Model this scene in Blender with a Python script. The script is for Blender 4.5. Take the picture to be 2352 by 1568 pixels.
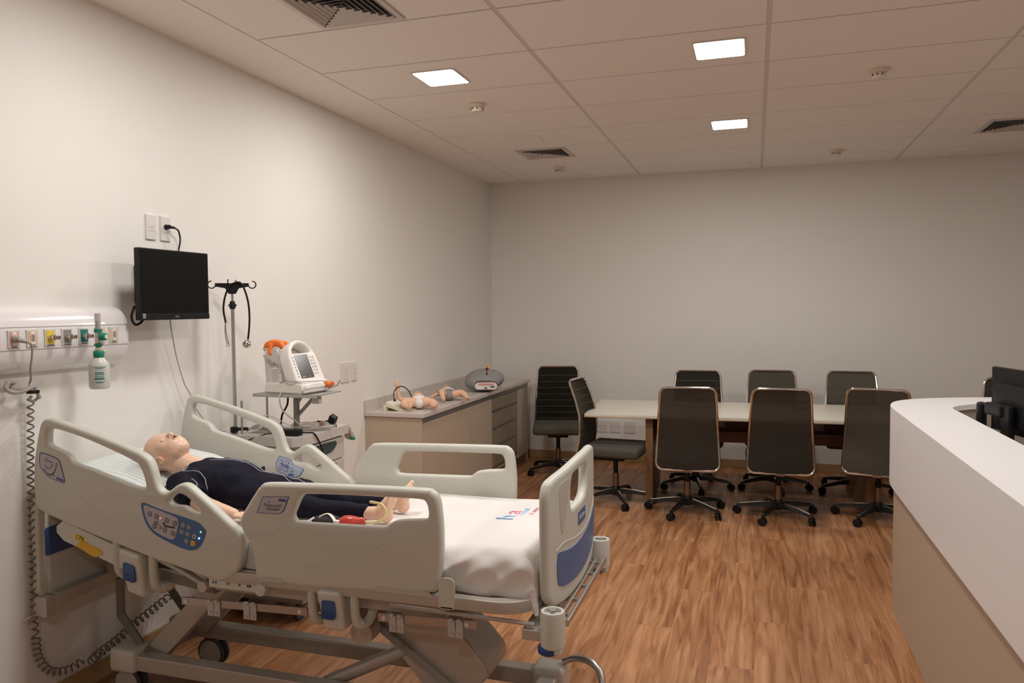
import bpy, bmesh, math, random
from mathutils import Vector, Matrix, Euler, noise
S = bpy.context.scene
C = S.collection
R = math.radians
PI = math.pi
random.seed(7)
for o in list(bpy.data.objects): bpy.data.objects.remove(o)

# ------------------------------------------------------------------ camera
cam = bpy.data.cameras.new('camera'); co = bpy.data.objects.new('camera', cam); C.objects.link(co)
YAW, PITCH, ROLL, FPX = .3058, .0444, -.0076, 1764.8
fwd = Vector((-math.sin(YAW), math.cos(YAW), 0)); rgt = Vector((math.cos(YAW), math.sin(YAW), 0)); up = Vector((0, 0, 1))
f2 = fwd*math.cos(PITCH) - up*math.sin(PITCH); u2 = up*math.cos(PITCH) + fwd*math.sin(PITCH)
r3 = rgt*math.cos(ROLL) + u2*math.sin(ROLL); u3 = u2*math.cos(ROLL) - rgt*math.sin(ROLL)
mw = Matrix.Identity(4)
for i in range(3): mw[i][0] = r3[i]; mw[i][1] = u3[i]; mw[i][2] = -f2[i]
mw.translation = (0, 0, 1.65)
co.matrix_world = mw
cam.sensor_width = 36; cam.lens = 36*FPX/2352; cam.clip_start = .05; cam.clip_end = 60
S.camera = co

# ------------------------------------------------------------------ world and exposure
w = bpy.data.worlds.new('world'); S.world = w; w.use_nodes = True
w.node_tree.nodes['Background'].inputs[0].default_value = (.9, .85, .8, 1)
w.node_tree.nodes['Background'].inputs[1].default_value = .02
S.view_settings.view_transform = 'Standard'; S.view_settings.look = 'None'
S.view_settings.gamma = 1; S.view_settings.use_curve_mapping = False
S.view_settings.exposure = 0
LAMP = 78.0                      # strength of the square ceiling panels
LAMP_COL = (1, .985, .945, 1)

# ------------------------------------------------------------------ materials
def lin(c):
    return tuple((x/255/12.92 if x/255 <= .04045 else ((x/255+.055)/1.055)**2.4) for x in c)
MATS = {}
def mat(name, col, rough=.5, metal=0, var=.06, scale=30, bump=0, bscale=200, coat=0, alpha=1, trans=0, sheen=0, spec=.5, ior=1.45, aniso=None):
    m = bpy.data.materials.new(name); m.use_nodes = True; nt = m.node_tree; n = nt.nodes; l = nt.links
    b = n['Principled BSDF']
    tc = n.new('ShaderNodeTexCoord'); nz = n.new('ShaderNodeTexNoise'); nz.inputs['Scale'].default_value = scale; nz.inputs['Detail'].default_value = 3
    src = tc.outputs['Object']
    if aniso:
        mp = n.new('ShaderNodeMapping'); mp.inputs['Scale'].default_value = aniso; l.new(src, mp.inputs[0]); src = mp.outputs[0]
    l.new(src, nz.inputs['Vector'])
    mx = n.new('ShaderNodeMix'); mx.data_type = 'RGBA'
    c = Vector(col)
    mx.inputs['A'].default_value = (*(c*(1-var)), 1); mx.inputs['B'].default_value = (*[min(1, x) for x in c*(1+var)], 1)
    l.new(nz.outputs[0], mx.inputs['Factor']); l.new(mx.outputs['Result'], b.inputs['Base Color'])
    b.inputs['Roughness'].default_value = rough; b.inputs['Metallic'].default_value = metal
    b.inputs['Coat Weight'].default_value = coat; b.inputs['Coat Roughness'].default_value = .12
    b.inputs['Alpha'].default_value = alpha; b.inputs['Transmission Weight'].default_value = trans
    b.inputs['Sheen Weight'].default_value = sheen; b.inputs['IOR'].default_value = ior
    b.inputs['Specular IOR Level'].default_value = spec
    if bump:
        n2 = n.new('ShaderNodeTexNoise'); n2.inputs['Scale'].default_value = bscale; l.new(tc.outputs['Object'], n2.inputs['Vector'])
        bp = n.new('ShaderNodeBump'); bp.inputs['Strength'].default_value = bump; bp.inputs['Distance'].default_value = .002
        l.new(n2.outputs[0], bp.inputs['Height']); l.new(bp.outputs[0], b.inputs['Normal'])
    MATS[name] = m; return m
def emit(name, col, s):
    m = bpy.data.materials.new(name); m.use_nodes = True; b = m.node_tree.nodes['Principled BSDF']
    b.inputs['Base Color'].default_value = (.8, .8, .8, 1); b.inputs['Emission Color'].default_value = col; b.inputs['Emission Strength'].default_value = s
    MATS[name] = m; return m
wall = mat('wall_paint', (.84, .805, .76), .55, var=.012, scale=4, bump=.12, bscale=260, spec=.3)
ceilm = mat('ceiling_tile_board', (.90, .84, .79), .85, var=.03, scale=120, bump=.25, bscale=350, spec=.2)
plast = mat('ceiling_plaster', (.90, .85, .80), .8, var=.01, spec=.2)
teem = mat('tee_metal', (.68, .62, .57), .5, var=.02)
cteem = mat('cross_tee_shade', (.34, .31, .29), .5, var=.02)  # darkened tee colour carries the shadow lines between the boards
woodb = mat('baseboard_wood', (.42, .27, .13), .45, var=.15, scale=14, aniso=(1, 1, 8))
woodleg = mat('table_wood', (.24, .125, .055), .45, var=.22, scale=18, aniso=(3, 3, .35))
woodred = mat('modesty_wood', (.15, .06, .035), .45, var=.2, scale=18, aniso=(.4, 3, 3))
ttop = mat('table_top', (.74, .68, .59), .35, var=.02)
tedge = mat('table_edge', (.50, .37, .24), .4, var=.05)
lam = mat('cabinet_laminate', (.50, .395, .30), .45, var=.03, scale=6)
lamd = mat('drawer_laminate', (.27, .215, .16), .45, var=.03, scale=6)
grip = mat('aluminium_grip', (.30, .29, .28), .35, .7, var=.05)
stone = mat('worktop_stone', (.62, .55, .50), .35, var=.12, scale=120)
white_solid = mat('solid_surface', (.77, .735, .73), .38, var=.01, scale=8)
cbase = mat('counter_base', (.45, .345, .255), .5, var=.02)
cinn = mat('counter_inner', (.33, .28, .23), .5, var=.02)
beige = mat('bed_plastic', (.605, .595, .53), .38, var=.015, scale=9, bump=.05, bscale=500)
beiged = mat('bed_plastic_recess_shade', (.52, .49, .43), .42, var=.015)  # darker bed plastic, shade of the hollows put into the colour
bedmet = mat('bed_metal', (.50, .46, .41), .38, .25, var=.03)
beddark = mat('bed_metal_dark', (.20, .18, .155), .5, .2, var=.05)
blue = mat('blue_plastic', (.045, .10, .27), .4, var=.06)
blued = mat('blue_button', (.02, .06, .22), .35, var=.05)
plblue = mat('panel_blue', (.06, .14, .33), .35, var=.03)
plgrey = mat('panel_grey', (.50, .47, .50), .4, var=.02)
pllight = mat('panel_light_blue', (.42, .50, .66), .35, var=.02)
outl_b = mat('outline_blue', (.07, .09, .28), .4, var=.02)
ink = mat('ink_black', (.03, .03, .035), .5, var=.05)
inkg = mat('ink_green', (.02, .22, .17), .5, var=.05)
inkb = mat('ink_blue', (.30, .50, .85), .7, var=.05)
inkr = mat('ink_red', (.75, .20, .30), .7, var=.05)
btn = mat('button_grey', (.10, .10, .13), .4, var=.05)
btnin = mat('button_face', (.50, .48, .50), .4, var=.03)
btntan = mat('button_tan', (.34, .30, .26), .4, var=.05)
yellow = mat('yellow_plastic', (.72, .42, .03), .45, var=.05)
yell2 = mat('yellow_label', (.80, .62, .08), .5, var=.04)
rubber = mat('rubber_grey', (.06, .06, .06), .7, var=.1)
clearp = mat('clear_plastic', (.62, .60, .57), .25, var=.02, alpha=.75)
sheetm = mat('sheet_cotton', (.80, .755, .73), .85, var=.015, scale=12, bump=.12, bscale=500, sheen=.2)
mattm = mat('mattress_vinyl', (.06, .055, .06), .6, var=.05)
skin = mat('manikin_vinyl', (.86, .57, .41), .45, var=.04, scale=12, coat=.1)
skin2 = mat('baby_vinyl', (.82, .50, .34), .5, var=.04, scale=12)
navy = mat('navy_scrub', (.010, .009, .020), .9, var=.12, scale=60, bump=.3, bscale=900, spec=.25)
piping = mat('white_piping', (.42, .42, .50), .8, var=.05)
mouthm = mat('mouth_dark', (.06, .02, .02), .6, var=.05)
lipm = mat('lip_vinyl', (.80, .47, .34), .5, var=.04)
redrub = mat('red_rubber', (.55, .045, .03), .3, var=.06, coat=.3)
ytube = mat('latex_tube', (.74, .62, .30), .4, var=.05)
black = mat('black_plastic', (.010, .010, .011), .42, var=.1, spec=.3)
blackg = mat('screen_black', (.006, .005, .005), .45, var=.05, spec=.15)
blackc = mat('black_cloth', (.015, .015, .016), .8, var=.1)
chrome = mat('chrome', (.72, .68, .64), .12, 1, var=.02)
steel = mat('brushed_steel', (.50, .48, .45), .3, .85, var=.04)
copper = mat('column_steel', (.24, .18, .135), .25, .8, var=.05)
mesh_m = mat('chair_mesh', (.175, .145, .112), .75, var=.12, scale=400, alpha=.975)
meshf = mat('chair_mesh_front', (.145, .13, .10), .8, var=.12, scale=400, alpha=.985)
seatf = mat('seat_fabric', (.075, .068, .052), .85, var=.12, scale=200, bump=.2, bscale=700)
cartm = mat('cart_enamel', (.60, .56, .52), .35, var=.02)
cartg = mat('cart_grey', (.33, .32, .30), .45, var=.03)
tealg = mat('teal_recess', (.045, .075, .07), .5, var=.06)
devw = mat('device_white', (.84, .79, .74), .35, var=.02)
devg = mat('device_side', (.66, .62, .58), .45, var=.03)
scrn = mat('device_screen', (.06, .05, .045), .2, var=.05)
orange = mat('orange_plastic', (.90, .20, .03), .4, var=.08)
cordg = mat('cord_grey', (.42, .38, .35), .5, var=.04)
cordw = mat('cord_white', (.62, .57, .52), .45, var=.03)
coilm = mat('coil_grey', (.17, .16, .15), .5, var=.05)
platew = mat('outlet_white', (.74, .69, .66), .35, var=.01)
slot = mat('outlet_slot', (.30, .27, .26), .5, var=.02)
hpan = mat('headwall_enamel', (.80, .76, .76), .16, var=.01, coat=.5)
sgreen = mat('oxygen_green', (.01, .24, .15), .3, var=.05)
syel = mat('socket_yellow', (.78, .58, .06), .4, var=.03)
sgry = mat('socket_grey', (.25, .25, .25), .4, var=.03)
steal = mat('socket_teal', (.03, .20, .20), .4, var=.03)
sred = mat('socket_red', (.75, .35, .33), .4, var=.05)
sor = mat('socket_orange', (.72, .50, .33), .4, var=.05)
sbase = mat('socket_base', (.66, .62, .57), .35, var=.02)
bottle = mat('bottle_plastic', (.68, .68, .63), .3, var=.02, alpha=.85)
tubecl = mat('flow_tube', (.55, .50, .49), .2, var=.02, alpha=.7)
cream = mat('cream_plastic', (.72, .68, .50), .4, var=.03)
greyc = mat('torso_shirt', (.31, .30, .29), .85, var=.08, scale=50)
maroon = mat('maroon_strap', (.13, .012, .03), .7, var=.05)
diaper = mat('diaper_white', (.80, .76, .73), .8, var=.03)
striped = mat('romper_grey', (.26, .245, .25), .85, var=.1, scale=60)
ventm = mat('vent_metal', (.62, .56, .52), .45, .2, var=.03)
ventd = mat('vent_dark', (.02, .02, .022), .7, var=.1)
detm = mat('detector_plastic', (.78, .68, .56), .4, var=.02)
unlit = mat('unlit_diffuser', (.88, .82, .77), .4, var=.01)
lampm = emit('lamp_diffuser', LAMP_COL, 6)
ledb = emit('led_blue', (.15, .5, 1, 1), 6); ledg = emit('led_green', (.3, 1, .3, 1), 1.2); ledr = emit('led_red', (1, .12, .08, 1), 2)

def floor_mat():
    m = bpy.data.materials.new('floor_wood'); m.use_nodes = True; nt = m.node_tree; n = nt.nodes; l = nt.links; b = n['Principled BSDF']
    tc = n.new('ShaderNodeTexCoord'); oi = n.new('ShaderNodeObjectInfo')
    ad = n.new('ShaderNodeVectorMath'); ad.operation = 'MULTIPLY_ADD'
    l.new(oi.outputs['Random'], ad.inputs[0]); ad.inputs[1].default_value = (37, 91, 13); l.new(tc.outputs['Object'], ad.inputs[2])
    def nz(sc, scale, det, dist=0, rgh=.5):
        mp = n.new('ShaderNodeMapping'); mp.inputs['Scale'].default_value = sc; l.new(ad.outputs[0], mp.inputs[0])
        t = n.new('ShaderNodeTexNoise'); t.inputs['Scale'].default_value = scale; t.inputs['Detail'].default_value = det; t.inputs['Distortion'].default_value = dist
        t.inputs['Roughness'].default_value = rgh
        l.new(mp.outputs[0], t.inputs['Vector']); return t.outputs[0]
    a = nz((11, .9, 1), 1.9, 6, 1.1); g = nz((70, 2.5, 1), 2.2, 4)
    cr = n.new('ShaderNodeValToRGB'); e = cr.color_ramp.elements
    e[0].position = .30; e[0].color = (.24, .092, .032, 1); e[1].position = .70; e[1].color = (.56, .29, .145, 1)
    x = cr.color_ramp.elements.new(.5); x.color = (.42, .19, .082, 1)
    l.new(a, cr.inputs[0])
    mg = n.new('ShaderNodeMix'); mg.data_type = 'RGBA'; mg.blend_type = 'MULTIPLY'; mg.inputs['Factor'].default_value = .5
    cg = n.new('ShaderNodeValToRGB'); cg.color_ramp.elements[0].position = .3; cg.color_ramp.elements[0].color = (.62, .55, .5, 1); cg.color_ramp.elements[1].position = .65
    l.new(g, cg.inputs[0]); l.new(cr.outputs[0], mg.inputs['A']); l.new(cg.outputs[0], mg.inputs['B'])
    hs = n.new('ShaderNodeHueSaturation'); mr = n.new('ShaderNodeMapRange'); mr.inputs['To Min'].default_value = .94; mr.inputs['To Max'].default_value = 1.05
    l.new(oi.outputs['Random'], mr.inputs[0]); l.new(mr.outputs[0], hs.inputs['Value']); l.new(mg.outputs['Result'], hs.inputs['Color'])
    l.new(hs.outputs[0], b.inputs['Base Color'])
    b.inputs['Roughness'].default_value = .36; b.inputs['Specular IOR Level'].default_value = .5
    bp = n.new('ShaderNodeBump'); bp.inputs['Strength'].default_value = .08; bp.inputs['Distance'].default_value = .001
    l.new(g, bp.inputs['Height']); l.new(bp.outputs[0], b.inputs['Normal'])
    return m
floorm = floor_mat()
def stripe_mat():
    m = bpy.data.materials.new('pillow_stripe'); m.use_nodes = True; nt = m.node_tree; n = nt.nodes; l = nt.links; b = n['Principled BSDF']
    tc = n.new('ShaderNodeTexCoord'); wv = n.new('ShaderNodeTexWave'); wv.bands_direction = 'Y'; wv.inputs['Scale'].default_value = 15; wv.inputs['Distortion'].default_value = .6
    l.new(tc.outputs['Object'], wv.inputs['Vector'])
    cr = n.new('ShaderNodeValToRGB'); cr.color_ramp.elements[0].position = .15; cr.color_ramp.elements[0].color = (.52, .63, .66, 1)
    cr.color_ramp.elements[1].position = .5; cr.color_ramp.elements[1].color = (.78, .77, .74, 1)
    l.new(wv.outputs[0], cr.inputs[0]); l.new(cr.outputs[0], b.inputs['Base Color']); b.inputs['Roughness'].default_value = .9
    return m
stripem = stripe_mat()

# ------------------------------------------------------------------ helpers
def BM(): return bmesh.new()
def chain_matrix(o):
    m = Matrix.Identity(4)
    while o is not None:
        m = o.matrix_basis @ m; o = o.parent
    return m
def part(name, bm, m, parent=None, smooth=False, origin=None, label=None):
    """one mesh object; coordinates are given in world space and brought into the parent's space"""
    if isinstance(bm, bmesh.types.BMesh):
        me = bpy.data.meshes.new(name); bm.to_mesh(me); bm.free()
    else: me = bm; me.name = name
    o = bpy.data.objects.new(name, me); C.objects.link(o)
    for x in (m if isinstance(m, (list, tuple)) else [m]): me.materials.append(x)
    if parent is not None:
        me.transform(chain_matrix(parent).inverted()); o.parent = parent
    if origin is not None:
        me.transform(Matrix.Translation(-Vector(origin))); o.location = origin
    if smooth:
        for p in me.polygons: p.use_smooth = True
        try: me.set_sharp_from_angle(angle=R(38))
        except Exception: pass
    if label: o['label'] = label
    return o
def thing(name, label, cat, loc=(0, 0, 0), rz=0, group=None):
    o = bpy.data.objects.new(name, None); C.objects.link(o); o.location = loc; o.rotation_euler = (0, 0, rz); o.empty_display_size = .05
    o['label'] = label; o['category'] = cat
    if group: o['group'] = group
    return o
def tag(o, label, cat, group=None):
    o['label'] = label; o['category'] = cat
    if group: o['group'] = group
    return o
def struct(name, bm, m, parent=None, smooth=False):
    o = part(name, bm, m, parent, smooth); o['kind'] = 'structure'; return o
def dup(root, loc=None, rz=None, label=None, group=None):
    def cp(o, p):
        c = o.copy(); C.objects.link(c); c.parent = p
        for ch in o.children: cp(ch, c)
        return c
    r = cp(root, root.parent)
    if loc is not None: r.location = loc
    if rz is not None: r.rotation_euler = (0, 0, rz)
    if label: r['label'] = label
    if group: r['group'] = group
    return r
def box(bm, c, s, bev=0, rot=None, seg=2, mi=0):
    g = bmesh.ops.create_cube(bm, size=1); vs = g['verts']
    bmesh.ops.scale(bm, vec=s, verts=vs)
    if bev:
        es = {e for v in vs for e in v.link_edges}
        r = bmesh.ops.bevel(bm, geom=list(es), offset=bev, segments=seg, affect='EDGES', profile=.6)
        vs = list({v for f in r['faces'] for v in f.verts} | {v for v in vs if v.is_valid})
    if rot is not None:
        bmesh.ops.rotate(bm, verts=vs, cent=(0, 0, 0), matrix=Euler(rot).to_matrix())
    bmesh.ops.translate(bm, vec=c, verts=vs)
    if mi:
        for f in {f for v in vs for f in v.link_faces}: f.material_index = mi
    return bm
def bxr(bm, x0, x1, y0, y1, z0, z1, bev=0, seg=2):
    return box(bm, ((x0+x1)/2, (y0+y1)/2, (z0+z1)/2), (abs(x1-x0), abs(y1-y0), abs(z1-z0)), bev, None, seg)
def frame_of(d):
    d = Vector(d).normalized(); a = Vector((0, 0, 1)) if abs(d.z) < .9 else Vector((1, 0, 0))
    u = d.cross(a).normalized(); return u, d.cross(u).normalized()
def cyl(bm, p0, p1, r0, r1=None, seg=16, cap=True):
    r1 = r0 if r1 is None else r1
    p0 = Vector(p0); p1 = Vector(p1); u, v = frame_of(p1-p0)
    A = []; B = []
    for i in range(seg):
        a = 2*PI*i/seg; d = u*math.cos(a)+v*math.sin(a)
        A.append(bm.verts.new(p0+d*r0)); B.append(bm.verts.new(p1+d*r1))
    for i in range(seg):
        j = (i+1) % seg; bm.faces.new((A[i], A[j], B[j], B[i]))
    if cap: bm.faces.new(A[::-1]); bm.faces.new(B)
    return bm
def smooth_pts(pts, n=4, closed=False):
    P = [Vector(p) for p in pts]; out = []
    N = len(P); rng = range(N if closed else N-1)
    for i in rng:
        p0 = P[(i-1) % N] if (closed or i > 0) else P[0]*2-P[1]
        p1 = P[i]; p2 = P[(i+1) % N]
        p3 = P[(i+2) % N] if (closed or i+2 < N) else P[-1]*2-P[-2]
        for k in range(n):
            t = k/n
            out.append(.5*((2*p1)+(p2-p0)*t+(2*p0-5*p1+4*p2-p3)*t*t+(3*p1-p0-3*p2+p3)*t**3))
    if not closed: out.append(P[-1])
    return out
def tube(bm, pts, r, seg=8, closed=False, sm=0, flat=None):
    P = smooth_pts(pts, sm, closed) if sm else [Vector(p) for p in pts]
    N = len(P); rings = []; pu = None
    for i, p in enumerate(P):
        d = (P[(i+1) % N]-P[(i-1) % N]) if closed else (P[min(i+1, N-1)]-P[max(i-1, 0)])
        d.normalize()
        if pu is None: u, v = frame_of(d)
        else:
            u = pu-d*pu.dot(d)
            if u.length < 1e-6: u, _ = frame_of(d)
            u.normalize(); v = d.cross(u)
        pu = u
        rr = r(i/(N-1)) if callable(r) else r
        fa, fb = flat if flat else (1, 1)
        rings.append([bm.verts.new(p+(u*math.cos(2*PI*k/seg)*fa+v*math.sin(2*PI*k/seg)*fb)*rr) for k in range(seg)])
    for i in range(N if closed else N-1):
        a = rings[i]; b = rings[(i+1) % N]
        for k in range(seg):
            j = (k+1) % seg; bm.faces.new((a[k], a[j], b[j], b[k]))
    if not closed: bm.faces.new(rings[0][::-1]); bm.faces.new(rings[-1])
    return bm
def lathe(bm, prof, o=(0, 0, 0), axis=(0, 0, 1), seg=24):
    o = Vector(o); ax = Vector(axis).normalized(); u, v = frame_of(ax); rings = []
    for r, h in prof:
        rings.append([bm.verts.new(o+ax*h+(u*math.cos(2*PI*k/seg)+v*math.sin(2*PI*k/seg))*max(r, 1e-5)) for k in range(seg)])
    for a, b in zip(rings, rings[1:]):
        for k in range(seg):
            j = (k+1) % seg; bm.faces.new((a[k], a[j], b[j], b[k]))
    bm.faces.new(rings[0][::-1]); bm.faces.new(rings[-1])
    return bm
def ball(bm, c, r, rot=None, sub=3):
    g = bmesh.ops.create_icosphere(bm, subdivisions=sub, radius=1); vs = g['verts']
    r = (r, r, r) if isinstance(r, (int, float)) else r
    bmesh.ops.scale(bm, vec=r, verts=vs)
    if rot is not None: bmesh.ops.rotate(bm, verts=vs, cent=(0, 0, 0), matrix=Euler(rot).to_matrix())
    bmesh.ops.translate(bm, vec=c, verts=vs)
    return bm
def prism(bm, poly, fn, t0, t1):
    """extrude a 2D polygon; fn(u, v, t) -> point"""
    A = [bm.verts.new(fn(u, v, t0)) for u, v in poly]; B = [bm.verts.new(fn(u, v, t1)) for u, v in poly]
    n = len(poly)
    for i in range(n):
        j = (i+1) % n; bm.faces.new((A[i], A[j], B[j], B[i]))
    bm.faces.new(A[::-1]); bm.faces.new(B)
    return bm
def eval_mesh(o):
    dg = bpy.context.evaluated_depsgraph_get(); dg.update()
    me = bpy.data.meshes.new_from_object(o.evaluated_get(dg)); return me
def plate(outlines, thick, bev, fn, sm=3):
    """flat board with rounded edges and holes; fn(u, v, t) places it (t runs 0..thick)"""
    cu = bpy.data.curves.new('c', 'CURVE'); cu.dimensions = '2D'; cu.fill_mode = 'BOTH'
    cu.extrude = max(thick/2-bev, .0001); cu.bevel_depth = bev; cu.bevel_resolution = 3; cu.offset = -bev
    for ol in outlines:
        p = smooth_pts([(a, b, 0) for a, b in ol], sm, True) if sm else [Vector((a, b, 0)) for a, b in ol]
        s = cu.splines.new('POLY'); s.points.add(len(p)-1); s.use_cyclic_u = True
        for q, v in zip(s.points, p): q.co = (v.x, v.y, 0, 1)
    o = bpy.data.objects.new('c', cu); C.objects.link(o); me = eval_mesh(o)
    bpy.data.objects.remove(o); bpy.data.curves.remove(cu)
    for v in me.vertices: v.co = Vector(fn(v.co.x, v.co.y, v.co.z+thick/2))
    bm = BM(); bm.from_mesh(me); bpy.data.meshes.remove(me)
    bmesh.ops.remove_doubles(bm, verts=bm.verts, dist=1e-5); bmesh.ops.recalc_face_normals(bm, faces=bm.faces)
    return bm
def textm(s, size, mtx, ext=.0004, align='CENTER', sx=1):
    cu = bpy.data.curves.new('t', 'FONT'); cu.body = s; cu.size = size; cu.extrude = ext; cu.align_x = align; cu.align_y = 'CENTER'; cu.resolution_u = 3
    o = bpy.data.objects.new('t', cu); C.objects.link(o); me = eval_mesh(o); bpy.data.objects.remove(o); bpy.data.curves.remove(cu)
    for v in me.vertices: v.co.x *= sx
    me.transform(mtx); bm = BM(); bm.from_mesh(me); bpy.data.meshes.remove(me); return bm
def remesh(bm, vox, sm=6, fac=.6):
    me = bpy.data.meshes.new('r'); bmesh.ops.recalc_face_normals(bm, faces=bm.faces); bm.to_mesh(me); bm.free()
    o = bpy.data.objects.new('r', me); C.objects.link(o)
    m = o.modifiers.new('r', 'REMESH'); m.mode = 'VOXEL'; m.voxel_size = vox
    s = o.modifiers.new('s', 'SMOOTH'); s.factor = fac; s.iterations = sm
    e = eval_mesh(o); bpy.data.objects.remove(o); b2 = BM(); b2.from_mesh(e); bpy.data.meshes.remove(e); return b2
def limb(bm, pts, seg=14, sm=3):
    """tapered round limb: list of (x, y, z, r)"""
    P = [Vector(p[:3]) for p in pts]; rr = [p[3] for p in pts]
    Q = smooth_pts(P, sm); n = len(Q)-1
    def rad(t):
        k = min(t*(len(rr)-1), len(rr)-1.0001); i = int(k); return rr[i]+(rr[i+1]-rr[i])*(k-i)
    tube(bm, Q, rad, seg)
    ball(bm, P[0], rr[0], sub=2); ball(bm, P[-1], rr[-1], sub=2)
    return bm
def xz(y):  return lambda u, v, t: Vector((u, y+t, v))
def rrect(w, h, r, n=5, cx=0, cy=0):
    o = []
    for sx, sy, a0 in ((1, 1, 0), (-1, 1, 90), (-1, -1, 180), (1, -1, 270)):
        for k in range(n+1):
            a = R(a0+90*k/n); o.append((cx+sx*(w/2-r)+r*math.cos(a), cy+sy*(h/2-r)+r*math.sin(a)))
    return o
def mrot(loc, x, y):
    """matrix with given x and y axes"""
    x = Vector(x).normalized(); y = Vector(y).normalized(); z = x.cross(y); m = Matrix.Identity(4)
    for i in range(3): m[i][0] = x[i]; m[i][1] = y[i]; m[i][2] = z[i]
    m.translation = loc; return m

# traced outlines of the moulded rails and their labels (metres)
HEAD_RAIL = ((-2.6701, 1.2225), (-2.6346, 1.2195), (-2.4949, 1.1863), (-2.3819, 1.1572), (-2.2827, 1.1282), (-2.2178, 1.1064), (-2.184, 1.0849), (-2.165, 1.0495), (-2.1504, 1.004), (-2.1353, 0.9752), (-2.1136, 0.965), (-2.0874, 0.9733), (-2.0589, 0.9932), (-2.033, 1.0031), (-2.0037, 0.9984), (-1.9656, 0.9731), (-1.9052, 0.9303), (-1.8549, 0.892), (-1.8013, 0.8528), (-1.774, 0.8262), (-1.7682, 0.7978), (-1.774, 0.7557), (-1.7856, 0.7096), (-1.8138, 0.6762), (-1.8561, 0.6525), (-1.8848, 0.648), (-1.9192, 0.6543), (-1.9712, 0.6655), (-2.0769, 0.6882), (-2.1689, 0.7046), (-2.3139, 0.7404), (-2.4377, 0.769), (-2.6167, 0.8169), (-2.7384, 0.8569), (-2.7503, 0.8966), (-2.754, 0.9633), (-2.7484, 1.0357), (-2.7363, 1.1012), (-2.7199, 1.1631), (-2.707, 1.2003), (-2.6904, 1.2183))
HEAD_WIN_A = ((-2.6517, 1.1842), (-2.5879, 1.1756), (-2.4675, 1.1466), (-2.3273, 1.1025), (-2.2558, 1.0761), (-2.2256, 1.0594), (-2.2104, 1.0286), (-2.1994, 0.9943), (-2.2, 0.9777), (-2.2145, 0.9717), (-2.2758, 0.9795), (-2.3877, 1.0098), (-2.4721, 1.0321), (-2.5473, 1.0502), (-2.5662, 1.0681), (-2.5895, 1.0876), (-2.6507, 1.1071), (-2.6747, 1.1199), (-2.6782, 1.1423), (-2.6723, 1.1738))
HEAD_WIN_B = ((-2.06, 0.962), (-2.0284, 0.9616), (-1.9976, 0.9449), (-1.9576, 0.9168), (-1.9504, 0.901), (-1.9642, 0.8919), (-1.9991, 0.8991), (-2.0299, 0.9148), (-2.0615, 0.9159), (-2.0892, 0.9188), (-2.0987, 0.9314), (-2.0883, 0.9453))
FOOT_RAIL = ((-1.6601, 1.0279), (-1.496, 1.035), (-1.278, 1.0412), (-1.0564, 1.0457), (-1.0218, 1.0399), (-1.0017, 1.0208), (-0.9929, 0.982), (-0.9861, 0.9007), (-0.9888, 0.8067), (-0.9974, 0.75), (-1.0089, 0.7091), (-1.0296, 0.695), (-1.1386, 0.6849), (-1.2546, 0.6779), (-1.4151, 0.6695), (-1.5289, 0.6654), (-1.6093, 0.6681), (-1.6912, 0.6693), (-1.7149, 0.6781), (-1.7213, 0.7142), (-1.7291, 0.7693), (-1.743, 0.8032), (-1.7649, 0.8365), (-1.7793, 0.8689), (-1.7757, 0.898), (-1.7466, 0.9431), (-1.7121, 0.9915), (-1.6914, 1.0149))
FOOT_WIN = ((-1.4933, 0.9982), (-1.3215, 1.0051), (-1.1531, 1.0075), (-1.0696, 1.0088), (-1.046, 1.0016), (-1.0369, 0.9759), (-1.0372, 0.9538), (-1.0484, 0.9427), (-1.1129, 0.9363), (-1.1582, 0.9283), (-1.1756, 0.9195), (-1.1921, 0.907), (-1.2168, 0.9027), (-1.3666, 0.8984), (-1.529, 0.8949), (-1.5519, 0.9024), (-1.5586, 0.9191), (-1.5473, 0.9448), (-1.533, 0.9738), (-1.518, 0.9919))
PANEL_BLUE = ((-2.2143, 0.9204), (-2.1694, 0.9111), (-2.1159, 0.898), (-2.0104, 0.8763), (-1.9586, 0.8637), (-1.9358, 0.8472), (-1.9244, 0.8306), (-1.9372, 0.7991), (-1.9552, 0.7713), (-1.988, 0.7574), (-2.0351, 0.7621), (-2.0984, 0.7809), (-2.1568, 0.8041), (-2.1937, 0.8378), (-2.2113, 0.8812))
PANEL_GREY = ((-2.202, 0.911), (-2.1696, 0.9057), (-2.116, 0.8927), (-2.0631, 0.8789), (-2.0486, 0.869), (-2.0483, 0.8448), (-2.0573, 0.8132), (-2.0658, 0.797), (-2.082, 0.7912), (-2.1191, 0.8014), (-2.1564, 0.8175), (-2.1852, 0.8474), (-2.2003, 0.882))
LABEL_HEAD = ((-2.7047, 1.0878), (-2.6641, 1.0814), (-2.6229, 1.0696), (-2.6086, 1.0564), (-2.5982, 1.0246), (-2.5865, 0.9812), (-2.5945, 0.9724), (-2.621, 0.9768), (-2.6682, 0.9902), (-2.7002, 1.0141), (-2.713, 1.0368), (-2.7142, 1.0649))
BTN = ((-2.1759, 0.8803), (-2.1447, 0.8728), (-2.0983, 0.8621), (-2.0624, 0.8534), (-2.1557, 0.8354), (-2.1299, 0.8317), (-2.1087, 0.8245), (-2.0716, 0.8142))
BTN_G = ((-2.026, 0.8488), (-1.9999, 0.8434), (-2.0332, 0.8231), (-2.006, 0.8174), (-2.0121, 0.7905))
BTN_W = ((-1.9769, 0.8102),)
BTN_Y = ((-1.9829, 0.7842),)
LED_R = ((-2.1276, 0.8683),)
LED_G = ((-1.9466, 0.8297),)
LED_B = ((-1.9547, 0.8054),)
FIG = ((-2.1122, 0.8486), (-2.1007, 0.8398), (-2.0831, 0.8367), (-2.0619, 0.834))
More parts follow.
